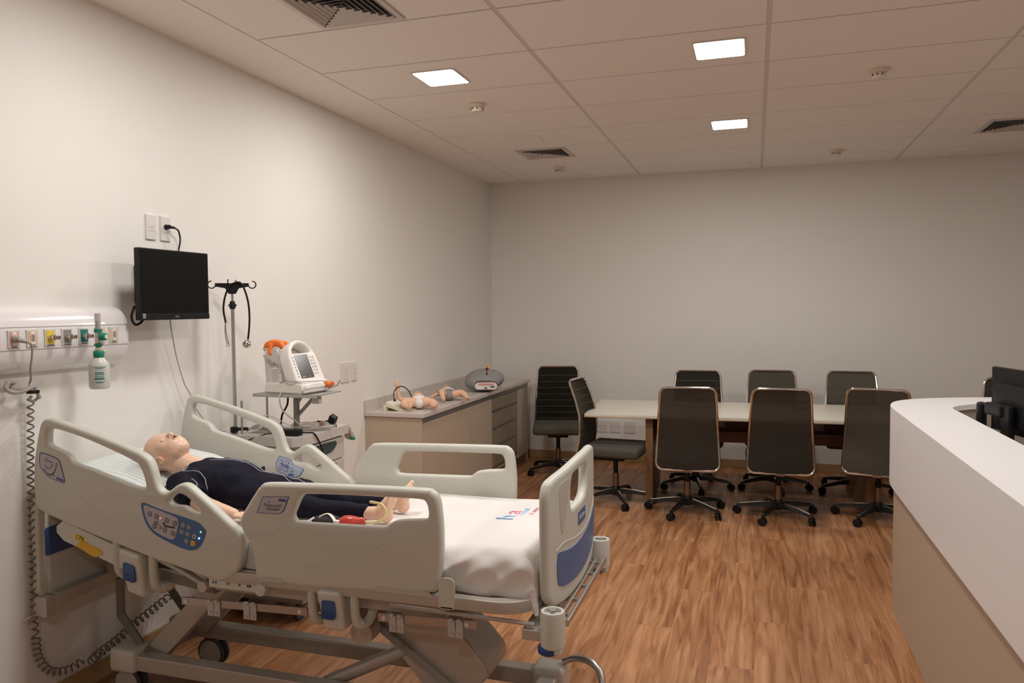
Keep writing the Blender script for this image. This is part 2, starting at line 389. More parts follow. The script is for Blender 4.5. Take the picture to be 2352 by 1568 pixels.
LABEL_FOOT = ((-1.6748, 0.9792), (-1.6608, 0.9813), (-1.6147, 0.9841), (-1.5699, 0.9859), (-1.5691, 0.9804), (-1.586, 0.9414), (-1.5954, 0.9287), (-1.6162, 0.9212), (-1.6577, 0.9201), (-1.6987, 0.9191), (-1.7009, 0.925), (-1.687, 0.9562), (-1.6815, 0.9707))
PANEL_FAR = ((-2.1793, 0.935), (-2.1691, 0.9434), (-2.1411, 0.9384), (-2.1122, 0.9319), (-2.1053, 0.9173), (-2.0941, 0.9058), (-2.0697, 0.8976), (-2.0406, 0.8892), (-2.0508, 0.87), (-2.0642, 0.8534), (-2.0873, 0.8463), (-2.1135, 0.8482), (-2.1496, 0.8585), (-2.1809, 0.8683), (-2.1915, 0.8837), (-2.1934, 0.9039), (-2.1896, 0.9215))
BTN_FAR = ((-2.1614, 0.9186), (-2.1301, 0.9159), (-2.1694, 0.8892), (-2.1375, 0.8823), (-2.1078, 0.8811))

# ------------------------------------------------------------------ room shell
XL, XR, YB, YF, H = -2.794, 4.4, 8.106, -2.4, 3.01
bm = BM(); bxr(bm, XL-.12, XR+.12, YF-.12, YB+.12, -.12, -.012); fl = struct('floor', bm, cinn)
pw, plen = .2, 1.5
pm = None; k = 0
x = XL
while x < 1.2:
    k += 1; y = 1.6+(k*.57) % plen-plen
    while y < YB-.01:
        y0, y1, x1 = max(y, 1.55), min(y+plen, YB), min(x+pw, 1.3)
        if y1-y0 > .05:
            full = abs(y1-y0-plen) < 1e-6 and abs(x1-x-pw) < 1e-6
            if full and pm:
                o = bpy.data.objects.new('plank', pm); C.objects.link(o); o.parent = fl
            else:
                bm = BM(); box(bm, (0, 0, -.006), (x1-x-.0005, y1-y0-.0007, .012), .0003, seg=1)
                o = part('plank', bm, floorm, fl)
                if full: pm = o.data
            o.location = ((x+x1)/2, (y0+y1)/2, 0)
        y += plen
    x += pw
bm = BM(); bxr(bm, 1.3, XR, YF, YB, -.012, 0); bxr(bm, XL, 1.3, YF, 1.55, -.012, 0)
o = part('floor_boards', bm, floorm, fl)
bm = BM(); bxr(bm, XL-.12, XL, YF-.12, YB+.12, -.12, H+.15); struct('wall_left', bm, wall)
bm = BM(); bxr(bm, XL, XR, YB, YB+.12, -.12, H+.15); struct('wall_back', bm, wall)
bm = BM(); bxr(bm, XR, XR+.12, YF-.12, YB+.12, -.12, H+.15); struct('wall_right', bm, wall)
bm = BM(); bxr(bm, XL, XR, YF-.12, YF, -.12, H+.15); struct('wall_front', bm, wall)
bm = BM(); bxr(bm, XL, XL+.016, YF, 5.16, 0, .085, .004); struct('baseboard_left', bm, woodb)
bm = BM(); bxr(bm, XL+.016, XR, YB-.016, YB, 0, .085, .004); struct('baseboard_back', bm, woodb)
# ceiling: plaster margin, T-bars and lay-in boards
bm = BM(); bxr(bm, XL, XR, YF, YB, H+.03, H+.15); ce = struct('ceiling', bm, plast)
X0 = -2.407; XS = [-2.407, -1.141, .059, 1.259, 2.459, 3.659, 4.3]; YR0 = 3.383; YE = 8.077
rows = [YR0+.6*i for i in range(-9, 8)]; rows = [r for r in rows if r > YF+.05]+[YE]
bm = BM(); bxr(bm, XL, X0-.004, YF, YB, H, H+.03)
bxr(bm, X0-.004, XR, YE+.004, YB, H, H+.03); part('margin_strip', bm, plast, ce)
bm = BM()
for i, xx in enumerate(XS): bxr(bm, xx-(.012 if 0 < i else .004), xx+.012, YF, YE+.004, H+.003, H+.03)
part('main_tee', bm, teem, ce)
bm = BM()
for r in rows: bxr(bm, X0, XR, r-.008, r+.008, H+.007, H+.03)
part('cross_tee', bm, cteem, ce)
cache = {}
for i in range(len(XS)-1):
    for j in range(len(rows)-1):
        a, b = XS[i]+(.012 if i else .004), XS[i+1]-.012; c, d = rows[j]+.0075, rows[j+1]-.0075
        key = (round(b-a, 3), round(d-c, 3))
        if key not in cache:
            bm = BM(); box(bm, (0, 0, .012), (b-a, d-c, .024), .002, seg=1); o = part('ceiling_tile', bm, ceilm, ce); cache[key] = o.data
        else:
            o = bpy.data.objects.new('ceiling_tile', cache[key]); C.objects.link(o); o.parent = ce
        o.location = ((a+b)/2, (c+d)/2, H)
# ceiling lights
def light(x, y, lit, label, group):
    t = thing('ceiling_light' , label, 'ceiling light', (x, y, H), 0, group)
    bm = plate([rrect(.272, .30, .02, cx=x, cy=y), rrect(.252, .28, .018, cx=x, cy=y)], .006, .001, lambda u, v, t_: (u, v, H-.006+t_), 0)
    part('frame', bm, platew if lit else unlit, t)
    bm = plate([rrect(.25, .278, .018, cx=x, cy=y)], .004, .001, lambda u, v, t_: (u, v, H-.0055+t_), 0)
    part('diffuser', bm, lampm if lit else unlit, t)
    if lit:
        la = bpy.data.lights.new('panel_light', 'AREA'); la.shape = 'RECTANGLE'; la.size = .245; la.size_y = .272; la.color = LAMP_COL[:3]; la.energy = PI*LAMP*.245*.272
        lo = bpy.data.objects.new('panel_light', la); C.objects.link(lo); lo.parent = t; lo.location = (0, 0, -.0075)
light(-1.775, 4.27, 1, 'lit square ceiling panel light above the left side, left of the other two lit ones', 'lit ceiling panels')
light(-.185, 4.28, 1, 'lit square ceiling panel light, the largest near one in the middle of the ceiling', 'lit ceiling panels')
light(-.187, 6.05, 1, 'lit square ceiling panel light farther back, the smaller one in front of the conference table', 'lit ceiling panels')
for x, y, l in ((-1.79, 6.05, 'unlit square ceiling panel in front of the far left air vent'), (-1.80, 7.78, 'unlit square ceiling panel close to the back wall at the left corner'),
                (-.18, 7.84, 'unlit square ceiling panel close to the back wall in the middle'), (1.87, 7.97, 'unlit square ceiling panel close to the back wall at right behind the vent'),
                (1.87, 6.05, 'unlit square ceiling panel at the right edge in front of the right vent')):
    light(x, y, 0, l, 'unlit ceiling panels')
for x, y, l in ((-1.775, 2.49, 'over the bed side, above the headwall panel'), (-.185, 2.49, 'between bed and counter'), (1.87, 2.49, 'over the inner side of the counter'), (1.87, 4.28, 'over the bend of the counter'), (-.185, -1.0, 'behind the viewer')):
    light(x, y, 1, 'lit square ceiling panel light outside the picture '+l, 'lit ceiling panels')
# smoke detectors
def detector(x, y, label, s=1):
    t = thing('smoke_detector', label, 'smoke detector', (x, y, H), 0, 'smoke detectors')
    bm = BM(); lathe(bm, ((.056*s, 0), (.058*s, .012), (.05*s, .018), (.045*s, .02)), (x, y, H), (0, 0, -1)); part('base', bm, detm, t, True)
    bm = BM(); lathe(bm, ((.036*s, 0), (.040*s, .022), (.034*s, .034), (.012*s, .038)), (x, y, H-.018), (0, 0, -1)); part('sensor_dome', bm, detm, t, True)
    bm = BM()
    for a in (200, 245, 290, 20, 110): box(bm, (x+.0395*s*math.cos(R(a)), y+.0395*s*math.sin(R(a)), H-.034), (.004, .019*s, .011), rot=None)
    part('sensor_slots', bm, ink, t)
detector(-1.78, 4.90, 'white round smoke detector on the ceiling behind the left lit panel')
detector(.68, 4.95, 'white round smoke detector on the ceiling at right of the near lit panel')
detector(-1.82, 7.35, 'small white smoke detector behind the far left air vent')
detector(.68, 7.37, 'small white smoke detector near the back wall in the right half')
# air vents: four-way louvred diffusers
def vent(x, y, w, d, label):
    t = thing('air_vent', label, 'air vent', (x, y, H), 0, 'ceiling air vents')
    bm = plate([[(x-w/2, y-d/2), (x+w/2, y-d/2), (x+w/2, y+d/2), (x-w/2, y+d/2)], [(x-w/2+.03, y-d/2+.03), (x+w/2-.03, y-d/2+.03), (x+w/2-.03, y+d/2-.03), (x-w/2+.03, y+d/2-.03)]], .008, .002, lambda u, v, q: (u, v, H-.008+q), 0)
    part('frame', bm, ventm, t)
    bm = BM(); bxr(bm, x-w/2+.02, x+w/2-.02, y-d/2+.02, y+d/2-.02, H-.0015, H-.0005); part('backing', bm, ventd, t)
    n = 7
    for side in range(4):
        for k in range(n):
            f = (k+.6)/n; hw, hd = (w/2-.03)*f, (d/2-.03)*f
            bm = BM(); e = .011; zz = H-.0065
            if side == 0: A, B, nn = (x-hw, y-hd), (x+hw, y-hd), (0, -1)
            elif side == 1: A, B, nn = (x+hw, y-hd), (x+hw, y+hd), (1, 0)
            elif side == 2: A, B, nn = (x+hw, y+hd), (x-hw, y+hd), (0, 1)
            else: A, B, nn = (x-hw, y+hd), (x-hw, y-hd), (-1, 0)
            vs = []
            for (px, py) in (A, B):
                vs.append([bm.verts.new((px, py, zz+.0045)), bm.verts.new((px+nn[0]*e, py+nn[1]*e, zz-.0035)), bm.verts.new((px+nn[0]*(e+.0015), py+nn[1]*(e+.0015), zz-.0035)), bm.verts.new((px+nn[0]*.0015, py+nn[1]*.0015, zz+.0045))])
            for q in range(4): bm.faces.new((vs[0][q], vs[0][(q+1) % 4], vs[1][(q+1) % 4], vs[1][q]))
            bm.faces.new(vs[0][::-1]); bm.faces.new(vs[1]); part('slat', bm, ventm, t)
vent(-1.79, 3.13, .44, .44, 'large louvred air vent cut by the top edge of the picture above the bed')
vent(-1.775, 6.65, .44, .42, 'small louvred air vent on the ceiling at far left behind an unlit panel')
vent(1.89, 6.79, .46, .46, 'louvred air vent on the ceiling cut by the right edge of the picture')

# ------------------------------------------------------------------ wall outlets
def plate_y(bm, y, z, wy, hz, x=XL, d=.009): bxr(bm, x, x+d, y-wy/2, y+wy/2, z-hz/2, z+hz/2, .003)
def outlet_left(y, z, wy, hz, label, kind, grp):
    t = thing('wall_outlet', label, 'outlet', (XL, y, z), 0, grp)
    bm = BM(); plate_y(bm, y, z, wy, hz); part('cover_plate', bm, platew, t)
    if kind == 'socket':
        bm = BM(); bxr(bm, XL+.008, XL+.0105, y-.018, y+.018, z-.02, z+.02, .001); part('socket_insert', bm, platew, t)
        bm = BM()
        for dy in (-.009, 0, .009): cyl(bm, (XL+.0095, y+dy, z+(0 if dy else -.004)), (XL+.0112, y+dy, z+(0 if dy else -.004)), .0028, seg=10)
        part('pin_holes', bm, slot, t)
    else:
        n = 3 if kind == 'triple' else 1
        for k in range(n):
            zz = z+(k-(n-1)/2)*.034
            bm = BM(); bxr(bm, XL+.008, XL+.0115, y-.017, y+.017, zz-.0145, zz+.0145, .001); part('switch_rocker', bm, platew, t)
outlet_left(3.042, 2.052, .066, .122, 'white outlet plate above the black wall screen, left one with nothing plugged in', 'socket', 'outlets above the wall screen')
outlet_left(3.138, 2.052, .066, .122, 'white outlet plate above the black wall screen with a black plug in it', 'socket', 'outlets above the wall screen')
outlet_left(4.867, 1.195, .12, .142, 'wide white switch plate on the wall beside the cabinet, left of the two', 'triple', 'switch plates beside the cabinet')
outlet_left(4.995, 1.192, .075, .137, 'narrow white switch plate on the wall beside the cabinet, right of the two', 'triple', 'switch plates beside the cabinet')
for i, (xa, xb, l) in enumerate(((-1.604, -1.50, 'white double outlet on the back wall behind the turned chair, leftmost of three'), (-1.472, -1.351, 'white double outlet low on the back wall, middle of three'), (-1.318, -1.19, 'white blank outlet plate low on the back wall beside the table leg'))):
    xc = (xa+xb)/2; t = thing('wall_outlet', l, 'outlet', (xc, YB, .37), 0, 'outlets low on the back wall')
    bm = BM(); bxr(bm, xc-.058, xc+.058, YB-.009, YB, .308, .432, .003); part('cover_plate', bm, platew, t)
    if i < 2:
        bm = BM()
        for dx in (-.026, .026):
            for d2 in (-.008, 0, .008): cyl(bm, (xc+dx+d2, YB-.0105, .372), (xc+dx+d2, YB-.0085, .372), .0028, seg=8)
        part('pin_holes', bm, slot, t)

# ------------------------------------------------------------------ headwall panel with sockets
t = thing('headwall_panel', 'glossy white curved medical gas panel on the left wall with a row of sockets', 'medical panel', (XL, 2.2, 1.53))
def hx(z):      # bulge of the panel at height z
    s = (z-1.535)/.135; return XL+.092*math.sqrt(max(0, 1-abs(s)**2.6)) if abs(s) < 1 else XL
prof = [1.40+.27*k/28 for k in range(29)]
bm = BM(); rings = []
for yy, sc in ((-.3, 1), (2.775, 1), (2.79, .985), (2.798, .95)):
    rings.append([bm.verts.new((XL+(hx(z)-XL)*sc, yy, 1.535+(z-1.535)*(.5+.5*sc))) for z in prof])
for a, b in zip(rings, rings[1:]):
    for q in range(len(prof)-1): bm.faces.new((a[q], a[q+1], b[q+1], b[q]))
bm.faces.new(rings[-1][::-1]); bm.faces.new(rings[0]); bmesh.ops.recalc_face_normals(bm, faces=bm.faces)
part('housing', bm, hpan, t, True)
bm = BM()
for z in (1.587, 1.499): bxr(bm, hx(z)-.002, hx(z)+.0012, -.3, 2.79, z-.001, z+.001)
part('seam_line', bm, slot, t)
XH = XL+.092
def sock(y, col, kind):
    bm = BM(); bxr(bm, XH-.004, XH+.004, y-.0255, y+.0255, 1.509, 1.577, .002); b = part('socket_plate', bm, sbase, t)
    bm = BM(); bxr(bm, XH+.003, XH+.0055, y-.0185, y+.0185, 1.518, 1.571, .001); part('coloured_insert', bm, col, b)
    if kind == 'mains':
        bm = plate([rrect(.018, .05, .004, cx=y, cy=1.5445)], .003, .001, lambda u, v, q: (XH+.0045+q, u, v), 0); part('socket_face', bm, devw, b)
        bm = plate([rrect(.0145, .030, .007, cx=y, cy=1.5445)], .002, .0005, lambda u, v, q: (XH+.0065+q, u, v), 0); part('socket_recess', bm, slot, b)
        bm = BM(); bxr(bm, XH+.004, XH+.005, y-.012, y+.012, 1.511, 1.514); part('label_strip', bm, ink, b)
    elif kind == 'gas':
        bm = BM(); lathe(bm, ((.013, 0), (.013, .010), (.010, .012), (.010, .024)), (XH+.005, y, 1.543), (1, 0, 0), 20)
        cyl(bm, (XH+.018, y-.002, 1.543), (XH+.032, y+.006, 1.543), .0085, .0075, 16); cyl(bm, (XH+.030, y+.005, 1.543), (XH+.040, y+.011, 1.543), .0098, .0098, 16)
        part('gas_valve', bm, chrome, b, True)
        bm = BM(); cyl(bm, (XH+.0395, y+.0108, 1.543), (XH+.0407, y+.0114, 1.543), .0072, seg=16); part('valve_opening', bm, ink, b)
        bm = BM(); bxr(bm, XH+.004, XH+.005, y-.016, y+.016, 1.511, 1.514); part('label_strip', bm, ink, b)
sock(2.145, sor, 'mains'); sock(2.226, sred, 'mains'); sock(2.305, sor, 'mains'); sock(2.385, syel, 'gas'); sock(2.465, sgry, 'gas'); sock(2.548, steal, 'gas'); sock(2.632, sor, 'mains'); sock(2.706, sor, 'mains')
# oxygen flowmeter with humidifier bottle
t = thing('oxygen_flowmeter', 'green oxygen flowmeter with a clear humidifier bottle hanging from the headwall panel', 'flowmeter', (-2.61, 2.55, 1.54))
ox, oy = -2.61, 2.535
bm = BM(); cyl(bm, (-2.645, 2.572, 1.543), (-2.625, 2.552, 1.543), .016, .014); part('connector', bm, sgreen, t, True)
bm = BM(); cyl(bm, (ox, oy, 1.515), (ox, oy, 1.562), .013); part('valve_body', bm, chrome, t, True)
bm = BM(); cyl(bm, (ox, oy, 1.558), (ox, oy, 1.573), .0155); part('tube_seat', bm, sgreen, t, True)
bm = BM(); cyl(bm, (ox, oy, 1.572), (ox, oy, 1.638), .0115); part('flow_tube', bm, tubecl, t, True)
bm = BM(); cyl(bm, (ox, oy, 1.572), (ox, oy, 1.607), .0075); part('flow_scale', bm, slot, t, True)
bm = BM(); lathe(bm, ((.010, 0), (.016, .004), (.016, .026), (.013, .030)), (ox+.01, oy, 1.541), (.95, .05, 0)); kn = part('flow_knob', bm, sgreen, t, True)
bm = BM(); lathe(bm, ((.009, .0295), (.009, .0325)), (ox+.01, oy, 1.541), (.95, .05, 0)); part('knob_dial', bm, cream, kn)
bm = BM(); lathe(bm, ((.006, 0), (.019, .004), (.010, .018), (.006, .024)), (ox, oy, 1.514), (0, 0, -1)); part('nut', bm, sgreen, t, True)
bm = BM(); ball(bm, (ox, oy, 1.487), (.014, .014, .013)); cyl(bm, (ox, oy, 1.484), (ox+.012, oy+.024, 1.478), .005); part('outlet_neck', bm, cream, t, True)
bm = BM(); lathe(bm, ((.019, 0), (.021, .004), (.021, .024), (.019, .028)), (ox, oy, 1.482), (0, 0, -1)); part('bottle_cap', bm, sgreen, t, True)
bm = BM(); lathe(bm, ((.019, 0), (.024, .006), (.036, .022), (.040, .034), (.040, .118), (.037, .128), (.030, .131)), (ox, oy, 1.454), (0, 0, -1), 32); bo = part('bottle', bm, bottle, t, True)
nb = Vector((.72, -.69, 0))
def blab(z, w_, h_):
    bm = BM(); n = 10
    for k in range(n):
        a0 = math.atan2(nb.y, nb.x)+(-w_/2+w_*k/n)/.0405; a1 = math.atan2(nb.y, nb.x)+(-w_/2+w_*(k+1)/n)/.0405
        vs = [bm.verts.new((ox+.0408*math.cos(a), oy+.0408*math.sin(a), z+dz)) for a, dz in ((a0, -h_/2), (a1, -h_/2), (a1, h_/2), (a0, h_/2))]; bm.faces.new(vs)
    return bm
for z, w_, h_ in ((1.416, .05, .0022), (1.411, .03, .0022), (1.404, .058, .0008), (1.393, .034, .004), (1.386, .036, .003), (1.378, .034, .0025), (1.368, .038, .007), (1.356, .05, .0008), (1.352, .028, .003)):
    part('printed_line', blab(z, w_, h_), inkg, bo)
# plug with the grey cord that feeds the bed
t = thing('power_cable', 'grey cable plugged into the red socket, wound up and coiling down behind the bed', 'power cable', (-2.66, 2.23, 1.53))
bm = BM(); cyl(bm, (XH+.006, 2.226, 1.545), (XH+.024, 2.228, 1.541), .016, .013); cyl(bm, (XH+.022, 2.226, 1.541), (XH+.045, 2.25, 1.531), .011, .006)
part('plug', bm, cordg, t, True)
bm = BM(); tube(bm, [(XH+.04, 2.248, 1.532), (-2.66, 2.268, 1.518), (-2.67, 2.275, 1.47), (-2.685, 2.28, 1.43), (-2.72, 2.31, 1.385), (-2.75, 2.33, 1.365), (-2.74, 2.32, 1.345)], .0042, 8, sm=6); part('lead', bm, cordg, t, True)
bm = BM()
tube(bm, [(-2.74, 2.345, 1.352), (-2.74, 2.30, 1.338), (-2.74, 2.25, 1.335), (-2.745, 2.222, 1.352), (-2.745, 2.235, 1.375), (-2.745, 2.262, 1.372)], .0085, 8, sm=5)
tube(bm, [(-2.75, 2.262, 1.378), (-2.755, 2.25, 1.345), (-2.752, 2.29, 1.33), (-2.75, 2.34, 1.345), (-2.75, 2.36, 1.33), (-2.75, 2.365, 1.305), (-2.75, 2.345, 1.29), (-2.75, 2.325, 1.297), (-2.75, 2.335, 1.31)], .006, 8, sm=5)
tube(bm, [(-2.735, 2.335, 1.335), (-2.735, 2.35, 1.32), (-2.735, 2.36, 1.30)], .007, 8, sm=4); part('wound_loops', bm, cordg, t, True)
bm = BM(); bxr(bm, -2.752, -2.722, 2.312, 2.35, 1.322, 1.335, .003); part('cable_tie', bm, black, t)
def coil(path, rad, pitch, wr):
    P = smooth_pts(path, 12); L = [0]
    for a, b in zip(P, P[1:]): L.append(L[-1]+(b-a).length)
    out = []; n = int(L[-1]/pitch*10); j = 0
    for k in range(n+1):
        s = L[-1]*k/n
        while j < len(L)-2 and L[j+1] < s: j += 1
        f = (s-L[j])/max(1e-6, L[j+1]-L[j]); p = P[j].lerp(P[j+1], f); d = (P[j+1]-P[j]).normalized(); u, v = frame_of(d)
        a = 2*PI*k/10; out.append(p+(u*math.cos(a)+v*math.sin(a))*rad)
    bm = BM(); tube(bm, out, wr, 6); return bm
part('coil', coil([(-2.755, 2.335, 1.30), (-2.762, 2.333, 1.1), (-2.765, 2.328, .9), (-2.768, 2.326, .5), (-2.768, 2.33, .33)], .011, .031, .0034), coilm, t, True)
part('lower_coil', coil([(-2.768, 2.33, .33), (-2.765, 2.34, .24), (-2.75, 2.38, .17), (-2.73, 2.45, .15), (-2.71, 2.50, .17)], .015, .023, .0034), coilm, t, True)
part('floor_coil', coil([(-2.70, 2.53, .15), (-2.73, 2.60, .15), (-2.74, 2.72, .165), (-2.745, 2.82, .19), (-2.745, 2.93, .215), (-2.745, 3.05, .24)], .017, .031, .0036), coilm, t, True)

# ------------------------------------------------------------------ wall screen
t = thing('wall_monitor', 'black flat screen mounted on the left wall above the bed, switched off', 'screen', (-2.66, 3.0, 1.77))
MX = -2.62; y0, y1, z0, z1 = 2.782, 3.236, 1.604, 1.931
bm = plate([rrect(y1-y0, z1-z0, .004, cx=(y0+y1)/2, cy=(z0+z1)/2)], .03, .003, lambda u, v, q: (MX-.03+q, u, v), 0); part('casing', bm, black, t)
bm = BM(); bxr(bm, MX, MX+.0012, y0+.007, y1-.007, z0+.033, z1-.007); part('screen', bm, blackg, t)
bm = BM(); bxr(bm, MX-.001, MX+.002, y0+.001, y1-.001, z0+.001, z0+.0255, .001); part('chin', bm, black, t)
part('lettering', textm('DELL', .012, mrot((MX+.0024, (y0+y1)/2, z0+.014), (0, 1, 0), (0, 0, 1))), slot, t)
bm = BM(); bxr(bm, MX-.06, MX-.03, y0+.10, y1-.10, z0+.06, z1-.07, .01); part('rear_housing', bm, black, t)
bm = BM(); bxr(bm, XL, MX-.055, 2.96, 3.04, 1.74, 1.80, .004); bxr(bm, XL, XL+.012, 2.93, 3.07, 1.68, 1.86, .003); part('wall_bracket', bm, black, t)
bm = BM(); tube(bm, [(-2.66, 2.79, 1.67), (-2.665, 2.775, 1.62), (-2.66, 2.79, 1.585), (-2.655, 2.82, 1.595), (-2.65, 2.83, 1.615)], .006, 8, sm=5); part('cable_loop', bm, black, t, True)
bm = BM(); bxr(bm, -2.648, -2.618, 2.792, 2.812, 1.612, 1.634, .001); part('cable_tag', bm, slot, t)
t = thing('screen_cable', 'black plug and short cable running from the outlet down behind the wall screen', 'power cable', (-2.77, 3.14, 2.05))
bm = BM(); cyl(bm, (XL+.010, 3.135, 2.06), (XL+.035, 3.137, 2.06), .013, .010); cyl(bm, (XL+.032, 3.135, 2.06), (XL+.038, 3.165, 2.058), .008, .006); part('plug', bm, black, t, True)
bm = BM(); tube(bm, [(XL+.038, 3.16, 2.058), (XL+.042, 3.185, 2.045), (XL+.048, 3.19, 2.0), (XL+.06, 3.165, 1.955), (XL+.085, 3.13, 1.93), (XL+.1, 3.10, 1.90)], .0042, 8, sm=5); part('cord', bm, black, t, True)
t = part('signal_cable', (lambda b: tube(b, [(-2.70, 3.06, 1.66), (-2.72, 3.075, 1.60), (-2.735, 3.11, 1.50), (-2.74, 3.14, 1.40), (-2.74, 3.185, 1.28), (-2.735, 3.22, 1.22), (-2.72, 3.24, 1.15), (-2.70, 3.27, 1.09), (-2.68, 3.33, 1.03), (-2.66, 3.40, 1.005)], .003, 6, sm=5))(BM()), cordg, None, True)
tag(t, 'thin grey cable hanging from the wall screen down to the cart', 'cable')

# ------------------------------------------------------------------ hospital bed
BYC = 2.765
bed = thing('hospital_bed', 'beige adjustable hospital bed with raised side rails and a blue-panelled footboard', 'hospital bed', (-1.7, BYC, 0))
def mir(y): return 2*BYC-y
# base frame on castors
bm = BM()
for yc in (2.57, 2.925): bxr(bm, -2.50, -.72, yc-.03, yc+.03, .135, .20, .006)
bxr(bm, -.80, -.73, 2.54, 2.955, .14, .20, .006); bxr(bm, -2.53, -2.46, 2.54, 2.955, .14, .20, .006)
part('base_frame', bm, bedmet, bed)
for x in (-2.53, -.77):
    for y in (2.575, 2.92):
        bm = BM(); box(bm, (x, y, .175), (.13, .11, .10), .02, seg=3); hs = part('corner_housing', bm, beige, bed, True)
        cy = y+(.0 if y > BYC else 0); cx = x+(.145 if x < -2 and y > BYC else 0)
        bm = BM()
        for s in (-1, 1): lathe(bm, ((.045, -.008), (.068, -.005), (.068, .005), (.045, .008)), (cx, cy+s*.02, .069), (0, 1, 0), 28)
        cs = part('castor_tyre', bm, rubber, bed, True)
        bm = BM()
        for s in (-1, 1): lathe(bm, ((.01, -.002), (.058, -.001), (.058, .001), (.01, .002)), (cx, cy+s*.0285, .069), (0, 1, 0), 24)
        box(bm, (cx-.01, cy, .115), (.07, .018, .05), .006)
        part('wheel_cover', bm, bedmet, cs, True)
# head-end arms down to the base
for y in (2.60, 2.90):
    bm = BM(); tube(bm, [(-2.37, y, .55), (-2.37, y, .44), (-2.36, y, .38), (-2.50, y, .27) if y > BYC else (-2.50, y, .25), (-2.52, y, .19)], .022, 4, flat=(1, .6)) if 0 else tube(bm, [(-2.60, y, .50), (-2.60, y, .34), (-2.49, y, .21), (-2.40, y, .185)], .024, 4, flat=(1, .7))
    part('head_strut', bm, beddark, bed)
# lifting arms
def leg4(p0, p1, w, h, bev=.004):
    bm = BM(); p0 = Vector(p0); p1 = Vector(p1); d = p1-p0; L_ = d.length; a = math.atan2(d.z, d.x)
    box(bm, (0, 0, 0), (L_, w, h), bev); bmesh.ops.rotate(bm, verts=bm.verts, cent=(0, 0, 0), matrix=Matrix.Rotation(-a, 3, 'Y')); bmesh.ops.translate(bm, verts=bm.verts, vec=(p0+p1)/2); return bm
for y in (2.63, 2.90):
    part('lifting_arm', leg4((-2.43, y, .19), (-2.02, y, .60), .05, .085), bedmet, bed)
# wide folded plate arm at the foot end
bm = BM(); prism(bm, [(-1.40, .47), (-1.17, .52), (-1.05, .46), (-.93, .33), (-.925, .29), (-1.05, .15), (-1.13, .15), (-1.38, .42)], lambda u, v, q: (u, q, v), 2.62, 2.84); bmesh.ops.bevel(bm, geom=list(bm.edges), offset=.008, segments=2, affect='EDGES'); part('foot_lifting_plate', bm, bedmet, bed)
bm = BM(); tube(bm, [(-1.40, 2.60, .46), (-.96, 2.60, .17)], .028, 4, flat=(1, .35)); part('plate_flange', bm, bedmet, bed)
bm = BM(); cyl(bm, (-1.38, 2.49, .45), (-1.38, 2.56, .45), .045); part('pivot_drum', bm, bedmet, bed, True)
bm = BM(); cyl(bm, (-1.62, 2.64, .16), (-1.24, 2.64, .355), .027, seg=20); ac = part('actuator_tube', bm, bedmet, bed, True)
bm = BM(); cyl(bm, (-1.66, 2.64, .14), (-1.60, 2.64, .17), .018); part('actuator_rod', bm, chrome, ac, True)
# brake pedal bar at the foot
bm = BM(); tube(bm, [(-.72, 2.93, .235), (-.67, 2.93, .255), (-.60, 2.90, .26), (-.555, 2.87, .225), (-.545, 2.80, .13), (-.55, 2.72, .10)], .014, 10, sm=4); part('brake_bar', bm, steel, bed, True)
# lying-surface frame
zt = .690
ring = lambda inset: [(x, y) for x, y in rrect(1.29-2*inset, .86-2*inset, .13, 6, -1.32, BYC)]
bm = plate([ring(0), ring(.035)], .042, .004, lambda u, v, q: (u, v, zt-.042+q), 0); part('deck_frame', bm, bedmet, bed)
bm = BM(); bxr(bm, -1.88, -.72, 2.39, 3.14, zt-.014, zt-.002, .002); part('deck_panel', bm, beddark, bed)
bm = BM()
for yy in (2.42, 3.10): bxr(bm, -2.35, -1.0, yy-.018, yy+.018, .585, .645, .004)
for xx in (-2.28, -1.92, -1.5, -1.15): bxr(bm, xx-.025, xx+.025, 2.42, 3.10, .59, .64, .004)
part('under_frame', bm, bedmet, bed)
bm = BM(); bxr(bm, -1.62, -1.25, 2.50, 2.68, .50, .60, .02); part('motor_box', bm, beddark, bed)
# backrest panel, inclined
BA = math.atan(.15)
bm = BM(); box(bm, (-2.30, BYC, .735), (.84, .74, .018), .003, rot=None); bmesh.ops.rotate(bm, verts=bm.verts, cent=(-1.88, BYC, .69), matrix=Matrix.Rotation(BA, 3, 'Y')); part('backrest_panel', bm, beddark, bed)
# CPR lever strip under the head rail
bm = BM(); fn = lambda u, v, q: (u, 2.345+q, v)
prism(bm, [(-2.62, .815), (-2.655, .79), (-2.655, .765), (-2.62, .735), (-2.50, .70), (-2.32, .645), (-2.31, .72)], fn, 0, .035); sp = part('release_strip', bm, beige, bed)
lx = Vector((1, 0, -.275)).normalized()
bm = BM(); c0 = Vector((-2.535, 2.3445, .752))
me_ = mrot(c0, lx, Vector((.265, 0, 1))); b2 = BM(); prism(b2, rrect(.062, .026, .003, 2), lambda u, v, q: me_ @ Vector((u, v, q)), 0, .0006); part('cpr_label', b2, yell2, sp)
part('lettering', textm('CPR', .024, mrot(c0+Vector((0, -.0008, 0)), lx, Vector((.265, 0, 1)))), ink, sp)
bm = BM(); prism(bm, [(-2.555, .722), (-2.53, .745), (-2.43, .712), (-2.425, .70), (-2.455, .684), (-2.475, .686)], fn, -.004, .03); part('cpr_handle', bm, yellow, bed)
